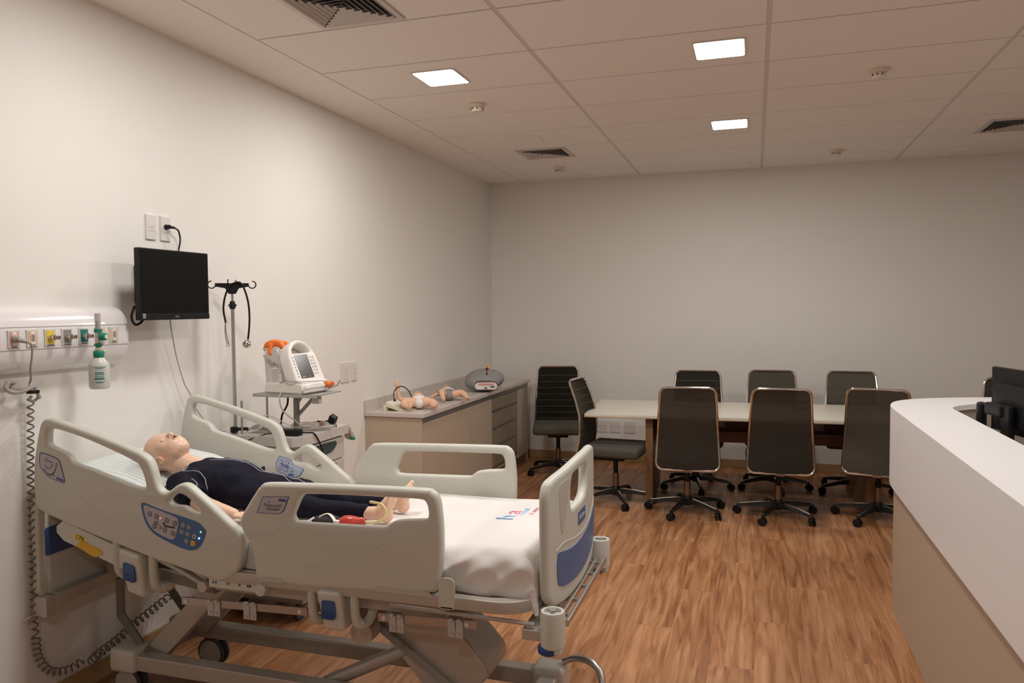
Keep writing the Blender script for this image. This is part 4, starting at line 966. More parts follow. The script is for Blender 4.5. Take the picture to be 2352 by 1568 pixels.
# ears
for s in (-1, 1):
    ex, ez = -2.368, 1.040; yy = YM+s*.072
    bm = BM(); tube(bm, [(ex-.010+.0, yy, ez-.024), (ex-.018, yy+s*.004, ez-.008), (ex-.018, yy+s*.006, ez+.006), (ex-.006, yy+s*.006, ez+.018), (ex+.010, yy+s*.004, ez+.016), (ex+.018, yy+s*.002, ez+.004), (ex+.012, yy, ez-.010)], .0045, 8, sm=4)
    ball(bm, (ex, yy-s*.004, ez), (.017, .006, .019), sub=2); ball(bm, (ex+.012, yy-s*.001, ez+.010), (.006, .004, .005), sub=2); b2 = remesh(bm, .0020, 2); bmesh.ops.transform(b2, matrix=HROT, verts=b2.verts); part('ear', b2, skin, bd, True)
from mathutils.bvhtree import BVHTree
HB = BVHTree.FromPolygons([chain_matrix(bd) @ v.co for v in bd.data.vertices], [tuple(p.vertices) for p in bd.data.polygons])
HUP = (HROT.to_3x3() @ Vector((0, 0, 1))).normalized()
def face(x, dy, off=0):
    """point on the face above head position (x, dy)"""
    p = HROT @ Vector((x, YM+dy, 1.20)); h = HB.ray_cast(p, -HUP); return (h[0] if h[0] is not None else p)+HUP*off
bm = BM(); n_ = 20; c_ = bm.verts.new(face(-2.3315, 0, .0012)); rg = [bm.verts.new(face(-2.3315+.0050*math.sin(2*PI*k/n_), .0160*math.cos(2*PI*k/n_), .0010)) for k in range(n_)]
for k in range(n_): bm.faces.new((c_, rg[k], rg[(k+1) % n_]))
part('mouth', bm, mouthm, bd, True)
bm = BM()
tube(bm, [face(-2.3315, -.019), face(-2.3365, -.011), face(-2.3380, 0), face(-2.3365, .011), face(-2.3315, .019)], lambda t: .0014+.0018*math.sin(PI*t), 8, sm=4)
tube(bm, [face(-2.3315, -.018), face(-2.3265, -.010), face(-2.3245, 0), face(-2.3265, .010), face(-2.3315, .018)], lambda t: .0014+.0024*math.sin(PI*t), 8, sm=4)
part('lips', bm, lipm, bd, True)
for s in (-1, 1):
    bm = BM(); c_ = face(-2.372, s*.0275, -.004); ball(bm, c_, (.010, .013, .0085), sub=2); part('eyelid', bm, skin, bd, True)
    bm = BM(); tube(bm, [face(-2.3635, s*.016, .0010), face(-2.3605, s*.0265, .0022), face(-2.3640, s*.038, .0006)], .0009, 6, sm=3); part('eye_line', bm, lipm, bd)
    bm = BM(); ball(bm, face(-2.3400, s*.0055, -.0004), (.0024, .0026, .0018), sub=1); part('nostril', bm, mouthm, bd)
bm = BM(); tube(bm, [HROT @ Vector(p) for p in ((-2.49, YM-.02, 1.06), (-2.475, YM-.045, 1.065), (-2.44, YM-.066, 1.06), (-2.42, YM-.0725, 1.05), (-2.405, YM-.072, 1.06))], .0018, 6, sm=5); part('scalp_seam', bm, skin, bd, True)
# shirt
bm = BM()
ball(bm, (-2.11, YM, .935), (.185, .145, .090)); ball(bm, (-1.94, YM, .905), (.19, .135, .076)); ball(bm, (-1.80, YM+.01, .890), (.12, .145, .064))
ball(bm, (-2.19, YM-.105, .945), (.075, .065, .058)); ball(bm, (-2.19, YM+.105, .945), (.075, .065, .058)); ball(bm, (-2.19, YM, .955), (.09, .12, .068))
limb(bm, [(-2.21, 2.535, .945, .056), (-2.16, 2.502, .93, .054), (-2.105, 2.478, .915, .051)]); limb(bm, [(-2.21, 2.81, .945, .056), (-2.16, 2.845, .928, .053), (-2.105, 2.87, .91, .05)])
bm = remesh(bm, .0065, 5)
def wrinkle(bm, amp, f):
    for v in bm.verts:
        p = v.co; w_ = noise.noise(Vector((p.x*f, p.y*f*1.6, p.z*f)))*.6+noise.noise(Vector((p.x*f*2.3+p.y*9, p.y*f*2, p.z*f*2)))*.4
        v.co += v.normal*w_*amp
bm.normal_update(); wrinkle(bm, .010, 11)
for v in bm.verts:       # open the neck and sleeve ends a little
    v.co.z = max(v.co.z, msurf(v.co.x)+.008)
sh_ = part('shirt', bm, navy, mk, True)
for (hx_, hy_, hz_), d_ in (((-2.085, 2.470, .909), (.83, -.33, -.30)), ((-2.085, 2.878, .905), (.83, .33, -.30))):
    bm = BM(); d_ = Vector(d_).normalized(); u_, v_ = frame_of(d_); tube(bm, [Vector((hx_, hy_, hz_))+(u_*math.cos(2*PI*k/20)+v_*math.sin(2*PI*k/20))*.047 for k in range(20)], .0065, 8, closed=True); part('sleeve_hem', bm, navy, sh_, True)
bm = BM(); lathe(bm, ((.047, 0), (.0495, .002), (.047, .004)), (-2.062, 2.462, .90), (.83, -.35, -.25), 20)
lathe(bm, ((.052, 0), (.054, .0015), (.052, .003)), (-2.108, 2.478, .915), (.83, -.35, -.25), 24); part('sleeve_piping', bm, piping, sh_, True) if 0 else bm.free()
def drape(o, pts, off, r, m, name, par, seg=6, sm=10):
    me = o.data; M_ = chain_matrix(o); bv = BVHTree.FromPolygons([M_ @ v.co for v in me.vertices], [tuple(p.vertices) for p in me.polygons])
    out = []
    for p in smooth_pts(pts, sm):
        h = bv.find_nearest(p)
        if h[0] is not None: out.append(h[0]+h[1]*off)
    bm = BM(); tube(bm, out, r, seg); return part(name, bm, m, par, True)
drape(sh_, [(-2.235, 2.60, 1.02), (-2.23, 2.555, 1.01), (-2.20, 2.54, 1.0), (-2.15, 2.56, .99), (-2.11, 2.575, .96), (-2.08, 2.56, .92), (-2.065, 2.53, .89)], .001, .0018, piping, 'piping', sh_)
drape(sh_, [(-2.26, 2.70, 1.04), (-2.15, 2.72, 1.05), (-2.0, 2.725, 1.0), (-1.90, 2.735, .98), (-1.82, 2.73, .97), (-1.74, 2.70, .95)], .001, .0018, piping, 'piping', sh_)
drape(sh_, [(-2.17, 2.66, 1.05), (-2.08, 2.69, 1.03), (-1.98, 2.69, 1.0), (-1.86, 2.69, .97), (-1.76, 2.66, .95)], .001, .0016, piping, 'piping', sh_)
drape(sh_, [(-2.135, 2.515, .985), (-2.105, 2.50, .965), (-2.085, 2.475, .955), (-2.085, 2.44, .92)], .001, .0017, piping, 'piping', sh_)
# trousers
bm = BM(); ball(bm, (-1.80, YM, .888), (.11, .130, .058))
for yk in (2.60, 2.745):
    limb(bm, [(-1.80, yk+.005, .888, .060), (-1.70, yk, .877, .046), (-1.60, yk, .870, .040), (-1.52, yk, .869, .037), (-1.46, yk, .870, .0355), (-1.425, yk, .871, .0345)])
bm = remesh(bm, .0065, 4); bm.normal_update(); wrinkle(bm, .0075, 17)
for v in bm.verts: v.co.z = max(v.co.z, msurf(v.co.x)+.006)
part('trousers', bm, navy, mk, True)
# things lying beside the manikin
t = thing('inflation_bulb', 'red rubber squeeze bulb with a yellow latex tube lying beside the manikin foot', 'squeeze bulb', (-1.45, 2.50, .86))
bm = BM(); lathe(bm, ((.006, -.052), (.017, -.047), (.025, -.030), (.026, -.012), (.022, .008), (.017, .026), (.015, .045), (.011, .050)), (-1.405, 2.485, .866), (.97, .18, .06), 24); part('bulb', bm, redrub, t, True)
bm = BM(); tube(bm, [(-1.362, 2.492, .869), (-1.325, 2.495, .868), (-1.288, 2.50, .882), (-1.280, 2.51, .905), (-1.30, 2.52, .928), (-1.335, 2.535, .930), (-1.37, 2.56, .925)], .0052, 10, sm=6); part('tube', bm, ytube, t, True)
t = thing('pressure_cuff', 'black and white cuff and strap lying between the side rail and the manikin legs', 'cuff', (-1.58, 2.49, .85))
bm = BM(); ball(bm, (-1.51, 2.485, .862), (.065, .038, .022)); bm = remesh(bm, .004, 3); wrinkle(bm, .003, 30)
part('cuff', bm, blackc, t, True)
bm = BM(); tube(bm, [(-1.55, 2.47, .852), (-1.535, 2.475, .878), (-1.51, 2.49, .888), (-1.475, 2.47, .880), (-1.455, 2.46, .852)], .008, 8, sm=4, flat=(1, .35)); part('white_strap', bm, devw, t, True)
bm = BM(); tube(bm, [(-1.585, 2.455, .852), (-1.57, 2.46, .866), (-1.555, 2.465, .876)], .013, 8, sm=4, flat=(1, .3)); bxr(bm, -1.462, -1.445, 2.45, 2.47, .85, .876, .003); bxr(bm, -1.53, -1.465, 2.445, 2.456, .848, .860, .002); part('white_tab', bm, devw, t, True)

# ------------------------------------------------------------------ emergency cart behind the bed
CXL, CXR, CYA, CYB = -2.725, -2.235, 3.43, 3.93
TZ = .982
ct = thing('emergency_cart', 'white and grey medical cart with monitor shelf and infusion pole, behind the bed', 'cart', ((CXL+CXR)/2, (CYA+CYB)/2, 0))
bm = BM(); prism(bm, [(CXL, CYA), (CXR-.05, CYA), (CXR, CYA+.05), (CXR, CYB), (CXL, CYB)], lambda u, v, q: (u, v, q), TZ-.05, TZ); bmesh.ops.recalc_face_normals(bm, faces=bm.faces); part('top', bm, cartm, ct)
bm = BM(); bxr(bm, CXL+.02, CXR-.03, CYA+.03, CYB-.03, .14, TZ-.05, .006); part('body', bm, cartm, ct)
bm = BM(); tube(bm, [(CXL+.04, CYA-.03, TZ-.085), (CXR-.09, CYA-.03, TZ-.085), (CXR-.06, CYA-.01, TZ-.085)], .009, 8); part('push_handle', bm, cartm, ct, True)
z = TZ-.062
for k, h in enumerate((.125, .125, .165, .22, .15)):
    bm = BM(); bxr(bm, CXR-.031, CXR-.012, CYA+.035, CYB-.035, z-h+.006, z, .003); d = part('drawer', bm, cartm, ct)
    bm = plate([[(CYA+.13, z-.012), (CYB-.13, z-.012), (CYB-.14, z-.05), (CYB-.19, z-.07), (CYA+.19, z-.07), (CYA+.14, z-.05)]], .003, .001, lambda u, v, q: (CXR-.0125+q, u, v), 2)
    part('recessed_grip', bm, tealg, d)
    z -= h
bm = BM(); bxr(bm, CXL+.05, CXR-.09, CYA+.022, CYA+.032, .3, TZ-.10, .004); part('side_panel', bm, cartg, ct)
bm = BM(); bxr(bm, CXL+.01, CXR-.01, CYA+.01, CYB-.01, .10, .14, .01); part('bumper_base', bm, cartg, ct)
for x in (CXL+.06, CXR-.06):
    for y in (CYA+.06, CYB-.06):
        bm = BM(); lathe(bm, ((.03, -.012), (.048, -.010), (.048, .010), (.03, .012)), (x, y, .049), (1, 0, 0), 22); box(bm, (x, y, .08), (.03, .03, .05), .004); part('castor', bm, rubber, ct, True)
part('lettering', textm('CART', .018, mrot((CXR+.0012, 3.58, TZ-.026), (0, 1, 0), (0, 0, 1))), slot, ct) if 0 else None
# infusion pole fixed to the cart
PX, PY = -2.66, 3.47
bm = BM(); cyl(bm, (PX, PY, .55), (PX, PY, 1.69), .0095); pole = part('infusion_pole', bm, steel, ct, True)
bm = BM(); cyl(bm, (PX, PY, 1.66), (PX, PY, 1.765), .0065); part('upper_tube', bm, chrome, pole, True)
bm = BM(); lathe(bm, ((.010, 0), (.016, .004), (.016, .028), (.013, .034), (.013, .042)), (PX, PY, 1.652)); box(bm, (PX, PY, 1.672), (.044, .016, .010), .003); part('height_knob', bm, black, pole, True)
HD = Vector((.81, .58, 0)).normalized()
def hp(u, v, q): return Vector((PX, PY, 1.778))+HD*u+Vector((0, 0, v))+Vector((-HD.y, HD.x, 0))*q
bm = BM(); prism(bm, [(-.085, .012), (.085, .012), (.085, -.006), (.035, -.015), (.018, -.045), (-.018, -.045), (-.035, -.015), (-.085, -.006)], hp, -.008, .008); bmesh.ops.recalc_face_normals(bm, faces=bm.faces)
hk = part('hook_bar', bm, black, pole)
for s in (-1, 1):
    bm = BM(); pts = [hp(s*(.08), .0, 0)]+[hp(s*(.102+.019*math.cos(R(a))), .004+.019*math.sin(R(a)), 0) for a in range(200, 475, 25)]
    tube(bm, pts, .0032, 8, sm=2); tube(bm, [hp(s*.018, .0, s*.01), hp(s*.02, .022, s*.03), hp(s*.016, .03, s*.045)], .003, 6, sm=3); part('hook', bm, black, pole, True)
bm = BM(); lathe(bm, ((.014, 0), (.020, .004), (.020, .03), (.014, .034)), (PX, PY-.01, TZ+.006), (0, 0, 1)); cyl(bm, (PX, PY, TZ+.025), (PX+.06, PY+.03, TZ+.025), .009); part('clamp_knob', bm, black, ct, True)
bm = BM(); cyl(bm, (PX+.035, PY+.01, TZ-.02), (PX+.035, PY+.01, 1.16), .006); cyl(bm, (PX+.06, PY+.20, TZ-.02), (PX+.06, PY+.20, 1.18), .006); part('side_rod', bm, steel, ct, True)
# monitor shelf on a bent column
bm = BM(); cyl(bm, (-2.43, 3.70, TZ), (-2.43, 3.70, 1.17), .017); tube(bm, [(-2.43, 3.70, 1.05), (-2.36, 3.70, 1.12), (-2.30, 3.70, 1.18)], .013, 4, flat=(1, .8)); tube(bm, [(-2.43, 3.70, 1.12), (-2.40, 3.70, 1.165), (-2.36, 3.70, 1.18)], .012, 6)
part('shelf_column', bm, cartg, ct, True)
bm = BM(); bxr(bm, -2.60, -2.20, 3.55, 3.80, 1.186, 1.192, .001); sf = part('shelf', bm, cartg, ct)
bm = BM(); bxr(bm, -2.60, -2.20, 3.543, 3.556, 1.176, 1.194, .002); part('shelf_edge', bm, steel, sf)
bm = BM(); bxr(bm, -2.27, -2.225, 3.60, 3.63, 1.14, 1.178, .002); part('shelf_latch', bm, cartm, sf)
# defibrillator monitor
D0 = Vector((-2.425, 3.665, 1.192)); DA = R(-7)      # local +x = front
df = thing('defibrillator_monitor', 'white portable defibrillator monitor with dark screen standing on the cart shelf', 'medical monitor', D0, DA)
DM = chain_matrix(df)
def dl(bm): bmesh.ops.transform(bm, matrix=DM, verts=bm.verts); return bm
def side_prism(poly, y0, y1, bev=0):
    bm = BM(); prism(bm, poly, lambda u, v, q: (u, q, v), y0, y1); bmesh.ops.recalc_face_normals(bm, faces=bm.faces)
    if bev: bmesh.ops.bevel(bm, geom=list(bm.edges), offset=bev, segments=3, affect='EDGES')
    return bm
part('rear_case', dl(side_prism([(-.12, 0), (-.135, .20), (-.12, .235), (-.03, .25), (.04, .10), (.09, .0)], -.085, .085, .012)), devg, df, True)
# front shell: slanted board with an arched handle on top
fa = R(23)
def ff(u, v, q):   # u across (y), v up the slanted front, q outwards
    return Vector((.135, 0, .055))+Vector((-math.sin(fa)*v, 0, math.cos(fa)*v))+Vector((0, u, 0))+Vector((math.cos(fa), 0, math.sin(fa)))*q
arch = [(-.115, 0)]+[(-.115, .12), (-.108, .17), (-.085, .215), (-.045, .245), (0, .255), (.045, .245), (.085, .215), (.108, .17), (.115, .12), (.115, 0), (.06, -.008), (-.06, -.008)]
hole = [(-.072, .182), (-.06, .205), (-.035, .222), (0, .23), (.035, .222), (.06, .205), (.072, .182), (.04, .180), (-.04, .180)]
part('front_shell', dl(plate([arch, hole], .075, .014, lambda u, v, q: ff(u, v, q-.075))), devw, df, True)
part('base', dl(side_prism([(-.11, 0), (.155, 0), (.175, .025), (.165, .062), (.10, .075), (-.10, .06)], -.118, .118, .012)), devw, df, True)
bm = BM(); prism(bm, rrect(.105, .135, .003, 2, -.02, .10), ff, 0, .0015); bmesh.ops.recalc_face_normals(bm, faces=bm.faces); sc_ = part('screen', dl(bm), scrn, df)
for u, m_ in ((-.055, ledg), (-.045, ledg), (.0, ledr)):
    bm = BM(); prism(bm, rrect(.004, .003, .001, 2, u, .042), ff, .0015, .002); bmesh.ops.recalc_face_normals(bm, faces=bm.faces); part('indicator', dl(bm), m_, sc_)
for i in range(6):
    for j in range(2):
        bm = BM(); prism(bm, rrect(.013, .010, .002, 2, .05+j*.022, .055+i*.019), ff, 0, .002); bmesh.ops.recalc_face_normals(bm, faces=bm.faces); part('key', dl(bm), (plgrey, sor, plgrey, cordg)[(i+j) % 4], df)
for i in range(7):
    bm = BM(); prism(bm, rrect(.012, .009, .002, 2, -.09, .045+i*.018), ff, 0, .002); bmesh.ops.recalc_face_normals(bm, faces=bm.faces); part('key', dl(bm), plgrey, df)
bm = BM(); bxr(bm, -.08, .0, -.0875, -.085, .055, .14, .001); part('data_label', dl(bm), devw, df)
bm = BM()
for k in range(9): bxr(bm, -.075, -.075+(.05 if k % 3 else .065), -.0882, -.0874, .064+k*.008, .0665+k*.008)
part('label_print', dl(bm), slot, df)
bm = BM(); tube(bm, [(-.13, -.08, .205), (-.09, -.092, .18), (-.05, -.092, .155)], .006, 8); part('side_strap', dl(bm), steel, df)
bm = BM()
for a, b in ((-.09, .03), (-.01, .03), (-.10, .18), (-.05, .165)): cyl(bm, (a, -.0875, b), (a, -.0845, b), .004, seg=10)
part('screws', dl(bm), slot, df)
bm = BM(); tube(bm, [(-.05, -.085, .165), (.0, -.10, .14), (.02, -.105, .10), (.06, -.125, .075), (.11, -.125, .073), (.165, -.08, .072), (.172, .04, .066)], .0028, 6, sm=5)
tube(bm, [(.02, -.105, .11), (.035, -.11, .08), (.01, -.11, .065), (-.01, -.10, .07)], .0028, 6, sm=5); part('sensor_cable', dl(bm), cordg, df, True)
bm = BM(); lathe(bm, ((.014, 0), (.016, .004), (.014, .018), (.006, .024)), (.168, .075, .045), (1, 0, .1), 16); cyl(bm, (.16, .10, .03), (.185, .115, .05), .012); part('orange_knob', dl(bm), orange, df, True)
bm = BM(); cyl(bm, (.155, .075, .045), (.17, .075, .045), .019); tube(bm, [(.17, .10, .02), (.20, .13, .035), (.21, .14, .06)], .006, 6); part('cable_connector', dl(bm), cordg, df, True)
# orange paddles on the monitor
t = thing('defibrillator_paddle', 'bright orange paddle handle resting on top of the defibrillator monitor', 'paddle', (-2.47, 3.66, 1.44))
TM2 = Matrix.Translation((-2.515, 3.655, 1.430)) @ Euler((0, 0, DA)).to_matrix().to_4x4() @ Matrix.Scale(.80, 4)
bm = BM(); limb(bm, [(-.06, -.05, .0, .016), (-.04, -.05, .03, .022), (.0, -.04, .042, .026), (.05, -.03, .04, .024), (.075, -.03, .02, .018)]); limb(bm, [(.0, -.055, .03, .020), (.0, -.07, -.01, .018), (.01, -.075, -.03, .014)]); limb(bm, [(-.02, .03, .03, .02), (.03, .04, .035, .02), (.07, .04, .02, .016)])
bm = remesh(bm, .004, 3); bmesh.ops.transform(bm, matrix=TM2, verts=bm.verts); part('paddle', bm, orange, t, True)
bm = BM(); box(bm, (0, -.01, .0), (.11, .12, .018), .006); bmesh.ops.transform(bm, matrix=TM2, verts=bm.verts); part('paddle_tray', bm, devg, t, True)
# items on the cart top
t = thing('white_tray', 'white arched plastic holder lying on the cart beside the pole', 'tray', (-2.52, 3.54, TZ))
bm = BM(); n = 16; rowz = []
for i in range(n+1):
    a = i/n; x = -2.615+.20*a; zz = TZ+.006+.05*math.sin(PI*a)**.8
    rowz.append([bm.verts.new((x+.0*y_, 3.49+.11*y_, zz*1.0+(.006 if y_ == .5 else 0))) for y_ in (0, .25, .5, .75, 1)])
for a, b in zip(rowz, rowz[1:]):
    for i in range(4): bm.faces.new((a[i], a[i+1], b[i+1], b[i]))
bmesh.ops.solidify(bm, geom=list(bm.faces), thickness=.006); bmesh.ops.recalc_face_normals(bm, faces=bm.faces); part('arched_cover', bm, devw, t, True)
bm = BM(); box(bm, (-2.50, 3.548, TZ+.012), (.10, .08, .022), .004); part('inner_block', bm, cordg, t)
bm = BM(); box(bm, (-2.385, 3.53, TZ+.012), (.05, .07, .022), .006); part('side_wing', bm, devw, t)
t = part('thin_black_lead', (lambda b: tube(b, [(-2.40, 3.475, TZ+.012), (-2.46, 3.46, TZ+.008), (-2.54, 3.42, TZ-.02), (-2.565, 3.395, TZ-.045)], .0028, 6, sm=4))(BM()), black, None, True); tag(t, 'thin black lead hanging over the cart edge beside the white tray', 'cable')
t = thing('power_adapter', 'black power adapter brick with a cord running over the cart edge', 'power adapter', (-2.33, 3.50, TZ))
bm = BM(); box(bm, (-2.345, 3.50, TZ+.017), (.13, .06, .033), .008); part('brick', bm, black, t, True)
bm = BM(); cyl(bm, (-2.282, 3.50, TZ+.018), (-2.262, 3.505, TZ+.018), .008, .005); tube(bm, [(-2.27, 3.503, TZ+.018), (-2.25, 3.52, TZ+.015), (-2.232, 3.56, TZ+.004), (-2.226, 3.60, TZ-.05), (-2.222, 3.635, TZ-.13), (-2.224, 3.65, TZ-.2), (-2.23, 3.66, TZ-.3)], .0042, 8, sm=5); part('cord', bm, black, t, True)
t = thing('cable_bundle', 'loosely coiled grey sensor cables with an orange clip on the cart top', 'cable bundle', (-2.36, 3.70, TZ))
bm = BM()
for k in range(6):
    pts = []
    for a in range(0, 360, 30): pts.append((-2.345+(.10+.007*k*(-1)**k)*math.cos(R(a)), 3.72+(.065+.004*k)*math.sin(R(a)), TZ+.006+.0042*k+.004*math.sin(R(a*2+k*50))))
    tube(bm, pts, .0032, 6, closed=True, sm=3)
part('loops', bm, cordw, t, True)
bm = BM(); box(bm, (-2.275, 3.70, TZ+.035), (.014, .02, .024), .003); part('orange_clip', bm, orange, t)
bm = BM(); box(bm, (-2.258, 3.70, TZ+.035), (.022, .028, .026), .006); part('sensor_head', bm, cordg, t)
t = thing('black_plug', 'black angled plug lying on the far end of the cart top', 'plug', (-2.27, 3.80, TZ))
bm = BM(); box(bm, (0, 0, 0), (.04, .035, .05), .006, rot=(R(20), R(30), 0)); bmesh.ops.translate(bm, verts=bm.verts, vec=(-2.262, 3.80, TZ+.045)); part('plug_body', bm, black, t)
bm = BM(); tube(bm, [(-2.28, 3.79, TZ+.04), (-2.30, 3.77, TZ+.035), (-2.33, 3.75, TZ+.04)], .005, 6, sm=3); cyl(bm, (-2.255, 3.80, TZ+.02), (-2.252, 3.80, TZ+.002), .003, seg=8); cyl(bm, (-2.243, 3.80, TZ+.02), (-2.240, 3.80, TZ+.002), .003, seg=8); part('pins_and_lead', bm, black, t, True)
for nm, pts, r_, m_, lab in (('monitor_power_cable', [(-2.47, 3.68, 1.186), (-2.475, 3.68, 1.12), (-2.51, 3.68, 1.06), (-2.52, 3.68, TZ+.006)], .0055, black, 'black cable dropping from the monitor shelf to the cart top'),
                             ('white_monitor_cable', [(-2.42, 3.56, 1.23), (-2.425, 3.535, 1.17), (-2.42, 3.56, 1.10), (-2.38, 3.63, 1.03), (-2.36, 3.66, TZ+.008)], .004, cordw, 'white cable curving from the monitor side down to the cart'),
                             ('looped_grey_cable', [(-2.40, 3.60, TZ+.03), (-2.46, 3.55, 1.06), (-2.52, 3.55, 1.075), (-2.56, 3.56, 1.05), (-2.56, 3.58, TZ+.01)], .003, cordw, 'thin pale cable looping up from the cart top behind the rail')):
    bm = BM(); tube(bm, pts, r_, 8, sm=5); tag(part(nm, bm, m_, None, True), lab, 'cable')
t = thing('clipboard_stack', 'thin boards hanging from the far end of the cart with a green knob', 'clipboard', (-2.24, 3.96, .93))
bm = BM()
for k in range(4):
    b2 = BM(); box(b2, (0, 0, 0), (.05, .004, .10), .001); bmesh.ops.rotate(b2, verts=b2.verts, cent=(0, 0, 0), matrix=Matrix.Rotation(R(28+k*3), 3, 'X')); bmesh.ops.translate(b2, verts=b2.verts, vec=(-2.262, 3.955+k*.010, .935-k*.006))
    part('board', b2, (cordw, devw, cordg, cream)[k], t)
bm.free()
bm = BM(); ball(bm, (-2.245, 3.985, .895), (.014, .018, .014), sub=2); part('green_knob', bm, sgreen, t, True)
# stethoscope over the hooks
t = thing('stethoscope', 'black stethoscope hanging from the hooks of the infusion pole', 'stethoscope', (-2.65, 3.46, 1.77))
c = lambda u, z: tuple(Vector((PX, PY, z))+HD*u+Vector((HD.y, -HD.x, 0))*.016)
bm = BM(); tube(bm, [c(-.035, 1.58), c(-.045, 1.65), c(-.035, 1.72), c(-.01, 1.775), c(.03, 1.795), c(.055, 1.775), c(.078, 1.70), c(.085, 1.62), c(.082, 1.55), c(.075, 1.49)], .0052, 10, sm=6); part('tubing', bm, black, t, True)
bm = BM(); tube(bm, [c(-.037, 1.59), c(-.035, 1.54), c(-.028, 1.49), c(-.022, 1.465)], .003, 8, sm=4); tube(bm, [c(-.037, 1.59), c(-.040, 1.53), c(-.036, 1.49), c(-.030, 1.462)], .003, 8, sm=4)
ball(bm, c(-.022, 1.46), .0062, sub=2); ball(bm, c(-.032, 1.458), .0062, sub=2); part('binaural_tubes', bm, chrome, t, True)
bm = BM(); lathe(bm, ((.014, 0), (.021, .004), (.022, .010), (.012, .016)), c(.068, 1.462), (HD.y, -HD.x, .15), 22); cyl(bm, c(.075, 1.492), c(.072, 1.475), .005); part('chest_piece', bm, chrome, t, True)

# ------------------------------------------------------------------ wall cabinet run
WZ = .875; CX = -2.33; CY0, CY1 = 5.16, 7.93
def wz(y): return WZ
tw = thing('worktop', 'speckled grey worktop with low backsplash along the left wall', 'worktop', (-2.55, 6.5, WZ))
bm = BM(); bxr(bm, XL+.002, -2.305, 5.14, CY1, WZ-.032, WZ, .004); part('slab', bm, stone, tw)
bm = BM(); bxr(bm, XL+.002, XL+.022, 5.14, CY1, WZ, WZ+.085, .002); part('backsplash', bm, stone, tw)
def cab(y0, y1, name, label, grp):
    t = thing(name, label, 'cabinet', ((XL+CX)/2, (y0+y1)/2, 0), 0, grp)
    zt = WZ-.034
    bm = BM(); bxr(bm, XL+.004, CX-.021, y0, y1, .09, zt); part('carcass', bm, lam, t)
    bm = BM(); bxr(bm, CX-.07, CX-.05, y0+.01, y1-.01, 0, .09); part('plinth', bm, lamd, t)
    bm = BM(); bxr(bm, CX-.021, CX-.004, y0, y1, zt-.04, zt-.002, .002); part('grip_rail', bm, grip, t)
    return t
t = cab(CY0+.02, 6.742, 'base_cabinet', 'beige two-door base cabinet under the near end of the worktop', 'cabinets along the left wall')
bm = BM(); bxr(bm, XL+.002, CX, CY0-.004, CY0+.016, 0, WZ-.034, .001); part('end_panel', bm, lam, t)
for a, b in ((CY0+.02, 5.958), (5.962, 6.74)):
    bm = BM(); bxr(bm, CX-.019, CX, a+.001, b-.001, .09, WZ-.078, .0015); part('door', bm, lam, t)
t = cab(6.745, 7.55, 'drawer_cabinet', 'brown drawer cabinet with dark grip grooves, right of the two-door one', 'cabinets along the left wall')
for a, b in ((6.747, 7.146), (7.150, 7.548)):
    z = WZ-.078
    for k, h in enumerate((.135, .165, .175, .19)):
        bm = BM(); bxr(bm, CX-.019, CX, a+.001, b-.001, z-h+.022, z-.002, .0015); d = part('drawer', bm, lamd, t)
        bm = BM(); bxr(bm, CX-.018, CX-.006, a+.002, b-.002, z-h+.002, z-h+.020, .001); part('grip_groove', bm, grip, d)
        z -= h
t = cab(7.555, CY1-.02, 'end_cabinet', 'narrow beige cabinet at the far end of the worktop near the back wall', 'cabinets along the left wall')
bm = BM(); bxr(bm, CX-.019, CX, 7.557, CY1-.002, .09, WZ-.078, .0015); part('door', bm, lam, t)
bm = BM(); bxr(bm, XL+.002, CX, CY1-.018, CY1, 0, WZ-.034, .001); part('end_panel', bm, lam, t)

# things on the worktop
t = thing('keypad_unit', 'cream push-button training keypad standing on a foot at the near end of the worktop', 'keypad', (-2.57, 5.28, WZ))
def kp(u, v, q):     # u across, v along the slope
    a = R(-16); o = Vector((-2.665, 5.255, WZ+.058)); ex = Vector((math.cos(a), 0, math.sin(a)*1.0)); ey = Vector((.10, .995, 0)); nz_ = ex.cross(ey).normalized()
    return o+ex*u+ey*v+nz_*q
bm = BM(); prism(bm, rrect(.24, .17, .02, cx=.12, cy=.06), kp, -.022, 0); part('body', bm, cream, t)
bm = BM(); prism(bm, rrect(.07, .15, .01, cx=.035, cy=.06), kp, 0, .009); part('raised_panel', bm, devw, t)
for i in range(4):
    for j in range(4):
        bm = BM(); prism(bm, rrect(.024, .022, .003, 2, .10+i*.032, .01+j*.034), kp, 0, .004); part('key', bm, cordg, t)
bm = BM(); bxr(bm, -2.662, -2.650, 5.20, 5.38, WZ, WZ+.045, .002); part('foot', bm, cream, t)
bm = BM(); tube(bm, [(-2.635, 5.34, WZ+.06), (-2.655, 5.36, WZ+.11), (-2.64, 5.38, WZ+.155), (-2.60, 5.40, WZ+.17), (-2.56, 5.42, WZ+.14), (-2.535, 5.43, WZ+.09), (-2.52, 5.44, WZ+.06)], .004, 8, sm=6)
cyl(bm, (-2.637, 5.34, WZ+.045), (-2.635, 5.34, WZ+.075), .009); part('cord', bm, black, t, True)

